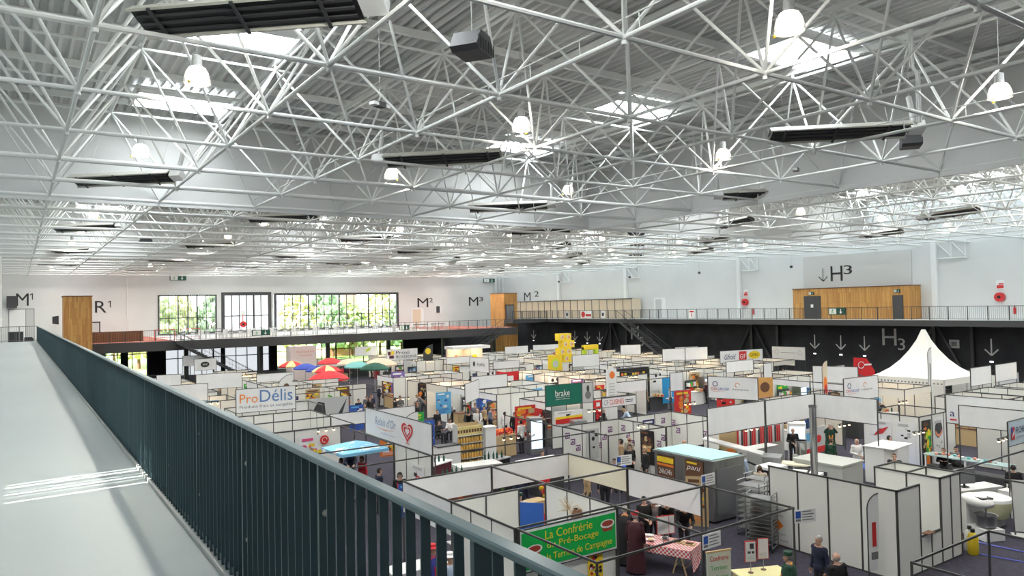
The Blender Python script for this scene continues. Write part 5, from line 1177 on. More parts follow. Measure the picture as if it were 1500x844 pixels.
lettering(b, 'Pro', 2.5, 1.3, 3.3, 1.75, MATS['letter_orange'], 2.47, name='lettering'); lettering(b, 'Délis', 3.35, 1.3, 4.6, 1.85, MATS['letter_blue'], 2.47)
for y0_, y1_, la in ((35.6, 38.6, 'white booth right in front of the orange and blue lettered banner'), (32.5, 35.55, 'white booth with small framed picture near the railing')): booth('stand_booth', la, 9.05, 13.0, y0_, y1_, 'NE' if y0_ > 34 else 'W', 'NEWS')
banner('long white fascia behind the cloud parasol', (13.1, 36.0), (17.9, 36.0), 1.9, 2.5)
for la, a, b_, txt in (('white banner with two round logos facing left', (31.95, 27.8), (32.9, 25.2), 1), ('white banner with two round logos facing the front', (35.6, 21.95), (38.5, 21.75), 1)):
    t, L = banner(la, a, b_, 2.5, 3.66); lettering(t, 'DIS', L*.06, 2.93, L*.19, 3.07, RED, -.03); lettering(t, 'GROUP', L*.2, 2.93, L*.43, 3.07, BLUE, -.03); lettering(t, 'd entreprises', L*.5, 2.95, L*.82, 3.06, DGREY, -.03)
    g = G(); arc(g, L*.15, 3.27, .13, 0, 2*PI, .04, -.03, mi=0); arc(g, L*.6, 3.25, .12, 0, 4.5, .04, -.03, mi=1); rect(g, L*.1, 2.85, L*.35, 2.865, -.03, 1); g.build('logo', [NAVY, CORAL], t)
for la, a, b_, zb, zt in (('blank white banner right of the feather flag with food print', (42.8, 28.5), (43.8, 26.0), 2.5, 3.52), ('blank white banner at far centre before the black wall', (52.2, 57.0), (54.3, 56.2), 2.5, 3.5),
    ('blank white banner left of the yellow totem group', (39.3, 49.0), (42.0, 48.6), 2.5, 3.5), ('left cream white fascia before the black wall', (48.8, 47.7), (51.3, 47.3), 2.5, 3.58), ('second cream white fascia before the black wall', (51.35, 47.3), (53.6, 46.6), 2.5, 3.62),
    ('blank white banner at left below the oval logo banner', (10.2, 54.0), (13.2, 53.7), 2.5, 3.53), ('small white banner at the far left by the railing', (8.2, 57.3), (9.8, 57.2), 2.5, 3.4), ('white banner cut by the railing at left', (7.4, 47.4), (9.6, 47.3), 2.5, 3.5),
    ('tilted blank white banner at centre', (20.4, 34.9), (22.4, 36.7), 2.5, 3.55), ('narrow blank white banner left of the two round logos', (32.6, 31.3), (33.65, 31.25), 2.5, 3.57), ('white banner right of the tent, left of a pair', (46.87, 20.8), (49.5, 20.8), 2.5, 3.55),
    ('white banner right of the tent, right of a pair', (50.1, 20.8), (53.2, 20.85), 2.5, 3.55), ('narrow upright white banner at right of centre', (41.5, 31.3), (42.3, 31.25), 2.5, 3.6), ('white banner behind the oval logo banner', (13.7, 79.0), (15.9, 78.8), 2.5, 3.5)):
    banner(la, a, b_, zb, zt)
t, L = banner('white banner with black oval logo at far left', (13.45, 72), (15.4, 72), 2.5, 3.54); g = G(); disc(g, L*.48, 3.02, .38, .26, -.03, 0); g.build('oval', BLACK, t); lettering(t, 'INDO', L*.38, 2.94, L*.6, 3.1, WHITE, -.034)
t, L = banner('long white banner with red and yellow logos before the black wall', (50.7, 42.7), (55.75, 42.1), 2.5, 3.5); lettering(t, 'Gifroid', .5, 2.75, 1.8, 3.2, NAVY, -.03, .3); g = G(); rect(g, 2.2, 2.65, 3.1, 3.4, -.03, 0); disc(g, 4.05, 3.02, .72, .35, -.03, 1); g.build('logo', [RED, YELLOW], t); lettering(t, 'GIF', 2.3, 2.75, 3.0, 3.15, WHITE, -.036); lettering(t, 'GIFEC', 3.5, 2.88, 4.6, 3.16, BLACK, -.036)
t, L = banner('grey white banner with two small circles before the black wall', (58.6, 43.2), (58.9, 39.9), 2.4, 3.55, LGREY); g = G()
for c in (.5, L-.5): arc(g, c, 3.05, .2, 0, 2*PI, .03, -.03)
rect(g, .9, 3.0, L-.9, 3.04, -.03); g.build('print', MID, t)
t, L = banner('white banner with small black figure logo at centre', (31.4, 52.8), (31.45, 49.9), 2.5, 3.63); lettering(t, 'MAPA', L*.42, 2.95, L*.8, 3.2, DGREY, -.03); g = G(); disc(g, L*.24, 3.1, .18, .22, -.03); g.build('figure', DGREY, t)
t, L = banner('white drinks banner with dark lettering', (31.26, 69.2), (34.7, 69), 2.5, 3.63); lettering(t, 'Proxi', 1.05, 3.1, 2.5, 3.45, DGREY, -.03); lettering(t, 'BOISSONS', 1.05, 2.72, 3.3, 2.98, DGREY, -.03); g = G(); rect(g, .15, 3.05, .45, 3.4, -.03, 0); rect(g, .5, 3.1, .85, 3.45, -.03, 1); rect(g, .3, 2.7, .8, 3.0, -.03, 0); g.build('logo', [MAROON, YELLOW], t)
t, L = banner('white banner with green leaf at far centre', (31.8, 79.0), (34.5, 78.9), 2.5, 3.55); g = G(); g.add([(1.25, -.03, 2.7), (1.35, -.03, 3.2), (1.9, -.03, 3.42), (1.85, -.03, 3.1), (1.4, -.03, 2.95)], [(0, 1, 2, 3, 4)]); g.build('leaf', LIME, t)
# flags
f = bflag('white feather flag with brown cookie picture at left', (14.9, 50.9, 0), -.1, 3.4, .95, WHITE); g = G(); disc(g, .55, 2.4, .25, .4, -.014); g.build('cookie', BROWN, f)
bflag('dark teardrop flag with yellow emblem at far centre', (34.6, 67.5, 0), 0, 4.0, 1.1, DGREY); f = [o for o in COL.objects if o.get('label', '').startswith('dark teardrop flag')][0]; g = G(); disc(g, .55, 3.35, .32, .32, -.014); g.build('emblem', YELLOW, f)
f = bflag('white curved feather flag right of the heart banner', (15.0, 31.5, 0), -.2, 2.9, .75, WHITE); g = G(); rect(g, .3, 1.6, .45, 2.3, -.014); g.build('lettering', NAVY, f)
f = bflag('cream feather flag with orange food print right of centre', (40.9, 26.6, 0), 0, 4.05, .55, BEIGE); g = G(); disc(g, .3, 2.6, .2, .5, -.014, 0); disc(g, .35, 2.3, .15, .3, -.018, 1); g.build('print', [ORANGE, RED], f)
f = bflag('tall white feather flag before the white tent', (48.2, 23.9, 0), 0, 4.6, .5, WHITE); g = G(); rect(g, .2, 2.2, .32, 3.6, -.014); g.build('lettering', MID, f)
t = thing('totem_sign', 'tall white totem with orange top print at centre', 'sign', (29.3, 32.85, 0)); G().box(-.36, -.06, 0, .36, .06, 3.97).build('panel', WHITE, t); g = G(); disc(g, 0, 3.6, .22, .22, -.07, 0); [rect(g, -.25, 2.2+.17*k, .2, 2.26+.17*k, -.07, 1) for k in range(6)]; g.build('print', [ORANGE, LGREY], t)
# tent
te = thing('pagoda_tent', 'white pointed pagoda tent at the right', 'tent', (51.2, 25.6, 0)); n = 12; s = 2.35; vs = []; prof = [(1, 2.55), (.86, 2.72), (.66, 3.08), (.46, 3.62), (.28, 4.28), (.14, 4.95), (.04, 5.65)]
for k, z in prof:
    for i in range(4*n):
        e, f_ = divmod(i, n); a = -1+2*f_/n; x, y = ((a, -1), (1, a), (-a, 1), (-1, -a))[e]; pinch = 1-.05*(1-k)*4*(1-abs(a))*.5
        vs.append((x*s*k*pinch, y*s*k*pinch, z))
m_ = 4*n; fs = [(j*m_+i, j*m_+(i+1) % m_, (j+1)*m_+(i+1) % m_, (j+1)*m_+i) for j in range(len(prof)-1) for i in range(m_)]+[tuple(range((len(prof)-1)*m_, len(prof)*m_))]
G().add(vs, fs).build('canopy', M('tent_canvas', (.82, .81, .76), .45), te, True); TW = MATS['tent_canvas']
g = G()
for a, b_ in (((-s, -s), (s, -s)), ((s, -s), (s, s)), ((s, s), (-s, s)), ((-s, s), (-s, -s))): g.box(min(a[0], b_[0])-.01, min(a[1], b_[1])-.01, 2.15, max(a[0], b_[0])+.01, max(a[1], b_[1])+.01, 2.56)
g.build('valance', TW, te); G().box(-s, -s, 0, -s+.02, s, 2.15).build('side_wall', M('tent_wall', (.72, .72, .68), .6), te)
g = G()
for i in range(20): a = -s+.1+i*.23; g.box(-s-.02, a, 2.22, -s-.012, a+.1, 2.32)
arc(g, 0, .2, .7, 0, PI, .05, -s-.02); g.build('trim_print', MID, te); 
for a in (-s, s):
    for b_ in (-s, s): G().box(a-.04, b_-.04, 0, a+.04, b_+.04, 2.55).build('pole', LGREY, te)
# ================================================================== PARASOLS
def umbrella(label, p, r, z, m1, m2=None, n=8):
    t = thing('parasol', label, 'parasol', (*p, 0), random.uniform(0, .4)); g = G(); vs = [(0, 0, z+.55*r*.7)]; k = 4
    for ring, (rr, zz) in enumerate(((.35, .48), (.7, .28), (1, 0), (1.0, -.12))):
        for i in range(n*2):
            a = 2*PI*i/(n*2); s = 1 if i % 2 == 0 else .965
            vs.append((rr*r*s*math.cos(a), rr*r*s*math.sin(a), z+zz*r*.7))
    N = n*2; fs = [(0, 1+i, 1+(i+1) % N) for i in range(N)]; mi = [(i//2) % 2 for i in range(N)]
    for q in range(3):
        for i in range(N): fs.append((1+q*N+i, 1+(q+1)*N+i, 1+(q+1)*N+(i+1) % N, 1+q*N+(i+1) % N)); mi.append((i//2) % 2)
    for f, m in zip(fs, mi): g.f.append(f); g.m.append(m)
    g.v = vs; g.build('canopy', [m1, m2 or m1], t); G().tube((0, 0, 0), (0, 0, z+.4*r), .025, 8).build('pole', LGREY, t); G().lathe([(.28, 0), (.28, .07), (.05, .09)], 14, caps=True).build('base', DGREY, t)
UY = M('parasol_yellow', (.75, .62, .28), .7); UR = M('parasol_red', (.62, .02, .03), .7); UB = M('parasol_blue', (.03, .07, .42), .7)
umbrella('red and yellow striped parasol at far left of the parasol group', (22.8, 73.2), 1.3, 2.3, UR, UY)
umbrella('blue parasol right beside the leftmost red and yellow parasol', (22.9, 69.3), 1.15, 2.3, UB)
umbrella('blue parasol directly behind the biggest red parasol', (22.9, 65.8), 1.15, 2.3, UB)
umbrella('plain red parasol before the bright lower windows', (26.9, 73.6), 1.3, 2.35, UR, M('parasol_red_dark', (.55, .02, .03), .7))
umbrella('biggest red parasol with pale segments in the middle of the group', (21.2, 58.3), 1.65, 2.2, UR, UR)
umbrella('second red and yellow parasol above the biggest red parasol', (21.4, 59.4), 1.2, 2.75, UR, UY)
umbrella('cream parasol right of the plain red parasol', (28.2, 71.5), 1.3, 2.3, M('parasol_cream', (.72, .58, .42), .8))
umbrella('teal parasol at the right of the parasol group', (27.3, 67.2), 1.3, 2.3, M('parasol_teal', (.20, .50, .48), .8))
umbrella('dark green parasol at the right of the parasol group', (27.8, 64.2), 1.4, 2.25, M('parasol_green', (.015, .09, .06), .8))
umbrella('large cream parasol behind the dark green parasol', (29.9, 67.8), 1.7, 2.3, MATS['parasol_cream'])
# yellow totem, big stands
t = thing('cube_totem', 'tall totem of stacked yellow cubes before the black wall', 'totem', (41.2, 52.6, 0)); rr = random.Random(4)
for k, (x, z) in enumerate(((-.35, 4.6), (.35, 4.6), (0, 3.95), (.7, 3.95), (-.35, 3.3), (.35, 3.3), (.1, 2.65), (.8, 2.65))):
    q = G().box(x-.33, -.33, z, x+.33, .33, z+.64).build('cube', YELLOW, t); g = G(); disc(g, x, z+.32, .2, .2, -.335, 0); disc(g, x+.05, z+.3, .1, .1, -.338, 1); g.build('picture', [LGREY, ORANGE], q)
G().box(-.2, -.2, 0, .4, .2, 2.66).build('column', WHITE, t)
t = thing('promo_board', 'yellow and blue promotional board left of the yellow cube totem', 'board', (38.9, 50.9, 0)); G().box(-.75, -.06, 1.0, .75, .06, 3.5).build('board', YELLOW, t); g = G(); disc(g, 0, 2.7, .45, .45, -.07, 0); disc(g, 0, 2.7, .3, .3, -.075, 1); rect(g, -.7, 1.05, .7, 1.6, -.07, 2); g.build('print', [LIME, LGREY, NAVY], t); G().box(-.6, -.04, 0, .6, .04, 1.0).build('leg', WHITE, t)
t = thing('promo_board', 'dark board with two bright eyes shape right of the yellow board', 'board', (40.9, 50.3, 0)); G().box(-.75, -.05, 1.0, .75, .05, 2.5).build('board', LGREY, t); g = G(); disc(g, -.3, 1.8, .3, .18, -.06, 0); disc(g, .3, 1.8, .3, .18, -.06, 0); rect(g, -.6, 1.1, .6, 1.4, -.06, 1); g.build('print', [BLACK, RED], t); G().box(-.6, -.04, 0, .6, .04, 1.0).build('leg', WHITE, t)
t = thing('promo_arch', 'yellow promotional arch before the black wall', 'arch', (51.0, 60.5, 0)); G().box(-1, -.2, 0, -.6, .2, 3.3).build('side', LIME, t); G().box(.6, -.2, 0, 1, .2, 3.3).build('side', LIME, t); G().box(-1, -.22, 3.0, 1, .22, 3.5).build('top', YELLOW, t)
t = thing('display_stand', 'cream lit display stand with two round emblems at far centre', 'stand', (38.3, 65.5, 0)); LB_ = M('warm_lit_laminate', (.80, .70, .60), .6); G().box(-2, 0, 0, 2.2, .3, 3.6).build('back_wall', LB_, t); G().box(-2.1, -1.4, 3.55, 2.3, .4, 3.85).build('canopy', WHITE, t); G().box(-.05, -1.2, 0, .05, 0, 3.55).build('partition', LB_, t)
g = G(); disc(g, -1.0, 2.5, .28, .45, -.02, 0); disc(g, 1.2, 2.5, .35, .4, -.02, 1); g.build('emblem', [CORAL, YELLOW], t)
for x in (37.2, 39.6):
    l = bpy.data.lights.new('stand_light', 'POINT'); l.energy = 60; l.color = (1, .72, .42); l.shadow_soft_size = .1; o = bpy.data.objects.new('stand_light', l); COL.objects.link(o); o.location = (x, 64.6, 3.35)
t = thing('display_stand', 'pinkish white box stand with faint red lettering before the far windows', 'stand', (25.4, 78, 0)); G().box(-1.4, -.6, 0, 1.4, 1, 4.0).build('body', M('pinkish_laminate', (.80, .70, .66), .6), t); lettering(t, 'PROTHERMIC', -.8, 3.3, 1.2, 3.5, CORAL, -.63); g = G(); rect(g, -.5, 3.0, .9, 3.05, -.63); g.build('print', CORAL, t)
# red stand at centre
t = thing('red_stand', 'bright red display stand with white labels at centre', 'stand', (29.8, 45.6, 0)); RB_ = M('stand_red', (.60, .015, .02), .5); G().prism([(-1.9, 0), (1.6, 0), (1.6, 2.9), (-.2, 2.9), (-.9, 2.2), (-1.9, 2.0)], 0, .1).build('front_panel', RB_, t); G().box(1.5, 0, 0, 1.6, 3, 2.7).build('side_panel', RB_, t)
g = G(); rect(g, .2, 2.2, 1.1, 2.6, -.01); rect(g, -.3, 1.5, 1.0, 1.9, -.01); g.build('label_print', WHITE, t)
t = thing('promo_wedge', 'red fold-out promotional panel before the black wall', 'board', (54.5, 31.8, 0), -.4); G().prism([(-.9, 0), (.9, 0), (.9, 2.2), (.2, 3.2), (-.9, 3.3)], 0, .08).build('panel', RB_, t); g = G(); arc(g, -.3, 2.7, .25, .5, 6, .06, -.02); rect(g, -.05, 2.65, .6, 2.78, -.02); g.build('print', WHITE, t)
t = thing('bottle_box', 'yellow and dark shelf stand before the black wall left of centre', 'stand', (41, 43.8, 0)); G().box(-2.2, 0, 0, 2.2, .6, 2.6).build('body', BLACK, t); g = G(); rr = random.Random(6)
for k in range(40): x = rr.uniform(-2, 1.9); z = .4+.5*rr.randrange(4); rect(g, x, z, x+.22, z+.34, -.01, k % 3)
g.build('goods_print', [YELLOW, ORANGE, LIME], t)
t = thing('blue_backdrop', 'blue printed wall panel with white cloud shape at centre', 'board', (40.3, 38.6, .4), 0); G().box(-.9, -.02, 0, .9, .02, 1.9).build('sheet', M('cyan_blue', (.02, .28, .58), .5), t); g = G(); disc(g, .3, 1.3, .35, .22, -.03); rect(g, -.6, .3, .2, .4, -.03); g.build('print', WHITE, t)
t = thing('yellow_column', 'slim bright yellow column display at centre', 'display', (35.6, 40.9, 0)); G().tube((0, 0, 0), (0, 0, 2.4), .22, 16).build('column', YELLOW, t, True); G().box(-.7, .1, 0, -.3, .4, 2.3).build('dark_panel', BLACK, t)
t = thing('photo_panel', 'dark spread picture of cutlery and chef behind the product lettering banner', 'board', (14.9, 43.2, 1.0), -.05); G().box(-2, -.02, 0, 2, .02, 1.5).build('sheet', LGREY, t); g = G(); g.add([(-.6, -.03, .1), (.1, -.03, 1.3), (.5, -.03, 1.2), (.6, -.03, .2)], [(0, 1, 2, 3)], 0); g.add([(1.1, -.03, .1), (1.9, -.03, 1.4), (1.6, -.03, .5)], [(0, 1, 2)], 0); g.add([(-1.9, -.03, .1), (-1.2, -.03, 1.2), (-1.0, -.03, .3)], [(0, 1, 2)], 1); g.build('print', [DGREY, LIME], t)
poster('round faced orange poster behind the cutlery picture, left of a pair', (16.5, 48.5, .9), 0, 1.0, 1.6, 'tan'); poster('brown round poster behind the cutlery picture, right of a pair', (18.6, 48.5, .9), 0, 1.0, 1.6, 'brown')
poster('big pizza and black poster on the white booth at centre', (34.3, 31.9, .35), 0, 1.5, 2.0, 'food'); poster('red and white vertical food poster right of the narrow blank banner', (37.0, 30.8, .6), -.3, 1.3, 2.1, 'red')
t = thing('orange_panel', 'orange brown panel with three round food pictures', 'board', (38.9, 29.3, .1), -.3); G().box(-.6, -.03, 0, .6, .03, 2.9).build('sheet', M('orange_brown', (.62, .33, .10), .6), t); g = G()
for k in range(3): disc(g, 0, .5+.9*k, .35, .32, -.04, k % 2)
g.build('picture', [BROWN, CORAL], t)
for la, p, s, w, h, rz in (('white poster with blue pool photo at mid left', (16.8, 41.6, .6), 'blue', .9, 1.5, 0), ('bright blue poster high on the white booth wall', (22.6, 41.4, 1.0), 'teal', 1.1, 1.4, 0), ('lime green poster stand in the middle', (18.2, 36.2, .2), 'green', .7, 1.9, .1), ('blue poster stand beside the lime green one', (18.2, 35.0, .2), 'blue', .7, 1.6, .1),
    ('orange poster sign above the heart banner', (13.9, 30.4, 1.2), 'orange', 1.0, .8, -.3), ('red and yellow food wall right of the striped screens', (23.4, 33.3, .6), 'food', 1.6, 1.7, 0), ('violet wall poster left of the parasols end', (25.6, 54.5, .5), 'purple', 1.2, 2.2, 0), ('salmon poster wall beside the violet one', (28.2, 54.5, .9), 'tan', 2.4, 1.4, 0), ('light blue pair of posters before the cream lit booth', (34.5, 47.6, 1.0), 'teal', 2.2, 1.3, 0)):
    poster(la, p, rz, w, h, s)
# ================================================================== FAR BOOTH BLOCKS
EXC = [(8.8, 22, 20, 44), (19.5, 22, 27, 29), (22.5, 30, 26.5, 31.5), (20, 34.5, 22.6, 37), (38, 48.5, 42.5, 53.5), (36, 64, 41, 66.5), (24, 77, 27, 80), (48.4, 22.8, 54.2, 28.4), (49.8, 59.5, 52.2, 61.5), (28, 44.8, 31.8, 49), (20, 56.5, 31.5, 75), (30.2, 9, 39.5, 22), (54.5, 30.5, 61, 40), (34, 28.5, 40, 33), (6.0, 72, 21.6, 82), (2.9, 75, 6.2, 79), (42, 75, 61.5, 92), (58, 50, 61.5, 70)]
def clear(x0, y0, x1, y1): return not any(x0 < c and x1 > a and y0 < d and y1 > b for a, b, c, d in EXC)
CELLX = []
for x in (5.0, 14.6, 24.0, 33.4, 42.8, 51.8): CELLX += [(x, 'L'), (x+3.1, 'R')]
WARMP = M('warm_white_laminate', (.82, .78, .69), .55)
cells = []
yy = 22.6; k = 0
rnd = random.Random(11)
while yy < 79:
    for x, sd in CELLX:
        if x+3.1 > 58 or (yy < 31 and x < 33) : continue
        if clear(x, yy, x+3.1, yy+3.05) and inview((x+1.5, yy+1.5, 2.3), 40): cells.append((x, yy, sd))
    k += 1; yy += 3.07+(2.4 if k % 4 == 0 else 0)
for x in (41, 44.2, 48, 52): cells.append((x, 17, 'L')); 
for x in (36.5, 42.5, 47, 52.5): cells.append((x, 13, 'R'))
PB = {}
def pbooth(sd, st):
    key = (sd, st)
    if key not in PB:
        back = 'E' if sd == 'L' else 'W'; fr = 'W' if sd == 'L' else 'E'; P_ = WARMP if st in (2, 4, 5) else PANEL
        walls = {0: back+'N', 1: back+'NS', 2: back+'N', 3: back, 4: 'NS', 5: back+'NS'}[st]
        f = {0: (), 1: ((fr, 2.1, 2.455, CLOTH),), 2: ((fr, 1.95, 2.455, WARMP), ('S', 2.1, 2.455, WARMP)), 3: (('S', 1.75, 2.455, CLOTH),), 4: (), 5: ()}[st]
        PB[key] = Once(booth('stand_booth', '', 0, 3.06, 0, 3.02, walls, 'NEWS', fascia=f, cols={s: P_ for s in 'NEWS'}))
    return PB[key]
cells.sort(key=lambda c: (round(c[1], 1), pr((c[0]+1.5, c[1]+1.5, 2.5))[0]))
rowsY = sorted({round(c[1], 1) for c in cells})
PST = {}
def pposter(st, w, h):
    if (st, w) not in PST: PST[(st, w)] = Once(poster('src'+st+str(w), (0, 0, 0), 0, w, h, st))
    return PST[(st, w)]
CTR = {n: Once(counter('src', (0, 0, 0), 0, w, .55, h, a, b)) for n, w, h, a, b in (('white', 1.4, 1.0, WHITE, LGREY), ('dark', 1.8, .95, DGREY, BLACK), ('wooden', 1.5, .9, TAN, BROWN), ('red', 1.2, 1.0, M('dark_red_laminate', (.32, .03, .03), .5), WHITE), ('grey', 2.0, .9, GREYM, STAIN))}
def goods(mats, seed):
    r = random.Random(seed); t = thing('display_rack', '', 'rack'); G().box(-.6, .12, 0, .6, .2, 1.7).build('back', DGREY, t); 
    for z in (.35, .8, 1.25): G().box(-.6, -.2, z-.03, .6, .15, z).build('shelf', LGREY, t)
    g = G()
    for z in (.35, .8, 1.25):
        x = -.56
        while x < .5: w = r.uniform(.08, .2); g.box(x, -.15, z, x+w-.02, .08, z+r.uniform(.15, .36), r.randrange(len(mats))); x += w
    g.build('goods', mats, t)['kind'] = 'stuff'; return Once(t)
RK = [('colourful', goods([RED, YELLOW, GREEN, WHITE, ORANGE], 1)), ('dark', goods([BLACK, BROWN, DGREY, MAROON, TAN], 2)), ('warm coloured', goods([ORANGE, TAN, BROWN, CORAL, YELLOW], 3)), ('blue and white', goods([BLUE, WHITE, SKYB, LGREY, NAVY], 4))]
FRG = thing('drinks_fridge', '', 'fridge'); G().box(-.35, -.33, 0, .35, .33, 1.9).build('cabinet', GREYM, FRG); G().box(-.3, -.35, .3, .3, -.33, 1.75).build('door', MATS['lit_fridge_door'], FRG); FRG = Once(FRG)
BX = thing('goods_box', '', 'box'); G().box(-.14, -.12, 0, .14, .12, .2).build('carton', TAN, BX); G().box(-.141, -.121, .06, .141, -.12, .14).build('label_print', RED, BX); BX = Once(BX)
BT = thing('bottle', '', 'bottle'); G().lathe([(.04, 0), (.045, .02), (.045, .2), (.015, .27), (.015, .34)], 8, caps=True).build('glass_body', DGREEN, BT, True); BT = Once(BT)
PT = thing('pot_plant', '', 'plant'); G().lathe([(.14, 0), (.18, .3)], 12, caps=True).build('pot', BROWN, PT); g = G(); rr = random.Random(8)
for k in range(34):
    a = rr.uniform(0, 2*PI); e_ = rr.uniform(.3, 1.3); L_ = rr.uniform(.4, .9); p0 = Vector((0, 0, .3)); p1 = p0+Vector((math.cos(a)*math.cos(e_), math.sin(a)*math.cos(e_), math.sin(e_)))*L_; s_ = Vector((-math.sin(a), math.cos(a), 0))*.05; mid = (p0+p1)/2
    g.add([p0, mid+s_, p1, mid-s_], [(0, 1, 2, 3)])
g.build('leaves', M('plant_green', (.06, .22, .05), .6), PT); PT = Once(PT)
styles = ['food', 'blue', 'green', 'bw', 'purple', 'orange', 'white', 'red', 'dark', 'yellow', 'navy', 'teal', 'brown', 'tan', 'white', 'white']
SNAME = dict(food='red food', blue='blue', green='green', bw='grey', purple='purple', orange='orange', white='white', red='red', dark='black', yellow='yellow', navy='navy', teal='pale blue', brown='brown', tan='tan')
TOPS = [('black', fb), ('black', fb), ('navy', fn), ('grey', fg), ('white', fw), ('red', fr), ('tan', ft), ('light blue', fbl), ('dark red', fmb)]
idx = {}
FARP = []
for (x, y, sd) in cells:
    ri = rowsY.index(round(y, 1)); i = idx.get(ri, 0); idx[ri] = i+1
    where = f'{nth(i)} from left in {nth(ri)} far row'
    st = rnd.choice([0, 0, 1, 2, 3, 4, 5, 1])
    ps = rnd.choice(styles)
    bk = -1 if sd == 'L' else 1                       # open side: -x for L, +x for R
    pbooth(sd, st).put((x, y, 0), 0, f'white booth with {SNAME[ps]} poster, {where}')
    cx, cy = x+1.53, y+1.5
    # poster facing the camera on the rear (N) wall, else on the back wall
    w = rnd.choice((.8, 1.2)); h = {.8: 1.4, 1.2: 1.6}[w]
    pposter(ps, w, h).put((x+rnd.uniform(.8, 2.2), y+2.96, .6), 0, f'{SNAME[ps]} poster on rear panel of booth {where}')
    if rnd.random() < .45 and sd == 'L':
        s2 = rnd.choice(styles); pposter(s2, .8, 1.4).put((x+3.03, y+rnd.uniform(.7, 2.2), .6), -PI/2, f'{SNAME[s2]} poster on side panel of booth {where}')
    n = rnd.choice(['white', 'white', 'dark', 'dark', 'wooden', 'red', 'grey']); ax = cx+bk*1.0
    CTR[n].put((ax, cy+rnd.uniform(-.5, .3), 0), PI/2 if rnd.random() < .6 else 0, f'{n} counter in booth {where}')
    z = {'white': 1.0, 'dark': .95, 'wooden': .9, 'red': 1.0, 'grey': .9}[n]
    if y < 62:
        for q in range(rnd.randrange(1, 4)):
            if rnd.random() < .5: BX.put((ax+rnd.uniform(-.15, .15), cy-.1+.3*(q-1), z), rnd.uniform(-.2, .2), 'small carton on a counter of the far booths', 'cartons on the far counters')
            else: BT.put((ax+rnd.uniform(-.15, .15), cy-.1+.25*(q-1), z), 0, 'green bottle on a counter of the far booths', 'bottles on the far counters')
    if rnd.random() < .95:
        nm, o = rnd.choice(RK); o.put((cx+rnd.uniform(-.6, .6), y+2.65, 0), 0, f'{nm} display rack in booth {where}')
    if rnd.random() < .22: FRG.put((x+.5+(2.0 if sd == 'L' else 0), y+2.5, 0), 0, f'upright drinks fridge in booth {where}')
    if rnd.random() < .2: PT.put((cx-bk*.2, y+.4, 0), rnd.uniform(0, 6), f'green pot plant in booth {where}')
    if rnd.random() < .55: SPOT.put((cx, y-.0+rnd.choice((0, 2.95)), 2.44), 0, f'warm spotlights on rail of booth {where}')
    for q in range(rnd.choice((1, 1, 2, 2, 3))):
        tn, tm = rnd.choice(TOPS); px, py = cx+bk*rnd.uniform(-.3, 1.9), cy+rnd.uniform(-1, 1)
        person((px, py, 0), rnd.uniform(0, 6.28), f'person in {tn} top at booth {where}' + ('', ', second one', ', third one')[q], rnd.choice(('stand', 'front', 'front', 'bend')), rnd.choice(('short', 'short', 'long')), rnd.choice(('dark', 'brown', 'grey', 'blond')), tm, scale=rnd.uniform(.93, 1.04))
    if st in (2, 5) and rnd.random() < .8:
        l = bpy.data.lights.new('booth_light', 'POINT'); l.energy = 26; l.color = (1, .74, .45); l.shadow_soft_size = .08; o = bpy.data.objects.new('booth_light', l); COL.objects.link(o); o.location = (cx, y+2.2, 2.3)
# fascias in the far field
for i, (a, b_) in enumerate((((14.8, 56), (17.6, 56)), ((24.2, 40.6), (27, 40.6)), ((33.5, 52.5), (36.2, 52.5)), ((44, 36.5), (47, 36.4)), ((46.5, 30.2), (49, 30.1)), ((55, 52), (57.8, 51.5)), ((33.4, 60.5), (36.2, 60.4)), ((45, 68), (48, 67.8)), ((51, 71), (54.5, 70.5)))):
    banner(f'plain white stand banner in the far field, {nth(i)} by distance and side', a, b_, 2.5, 3.3 if i % 2 else 3.1)
# spotlights near stands
for i, (px, py, la) in enumerate(((477, 628, 'warm spotlights below the product lettering banner'), (590, 583, 'warm spotlights before the two seated women'), (748, 640, 'warm spotlights left of the tall open stand'), (870, 600, 'warm spotlights under the kitchen lettering sign'), (1100, 627, 'warm spotlights above the gingerbread panel'), (1236, 621, 'warm spotlights under the high white fascia'), (1345, 632, 'warm spotlights before the vegetable picture'), (1468, 642, 'warm spotlights under the blue white sign'), (1010, 590, 'warm spotlights before the orange brown panel'), (943, 622, 'warm spotlights before the dark photo poster'), (1322, 588, 'warm spotlights behind the food picture booth'), (1380, 579, 'warm spotlights under the tent front booth'))):
    p = onZ(px, py, 2.42); SPOT.put((p.x, p.y, 2.44), 0, la)
t = thing('gingerbread_panel', 'tan panel with brown bread picture behind the dough sheeter', 'board', (25.3, 21.0, .2), 0); G().box(-.55, -.03, 0, .55, .03, 2.05).build('sheet', TAN, t); g = G(); disc(g, .05, 1.0, .4, .3, -.04, 0); disc(g, -.15, .75, .25, .2, -.045, 1); g.build('picture', [ORANGE, BROWN], t)
t = thing('shelf_wall', 'red and white packaged goods shelf behind the dough machines', 'shelf', (29.0, 22.4, 0), -.05); G().box(-2, 0, 0, 2, .4, 1.9).build('body', LGREY, t); g = G(); rr = random.Random(9)
for k in range(26): x = -1.9+.145*k; rect(g, x, 1.0, x+.12, 1.8, -.01, k % 4)
g.build('goods_print', [RED, WHITE, DGREY, RED], t)
counter('pale grey counter in front of the red packaged goods', (27.6, 21.3, 0), 0, 2.2, .6, 1.25, LGREY, LGREY)
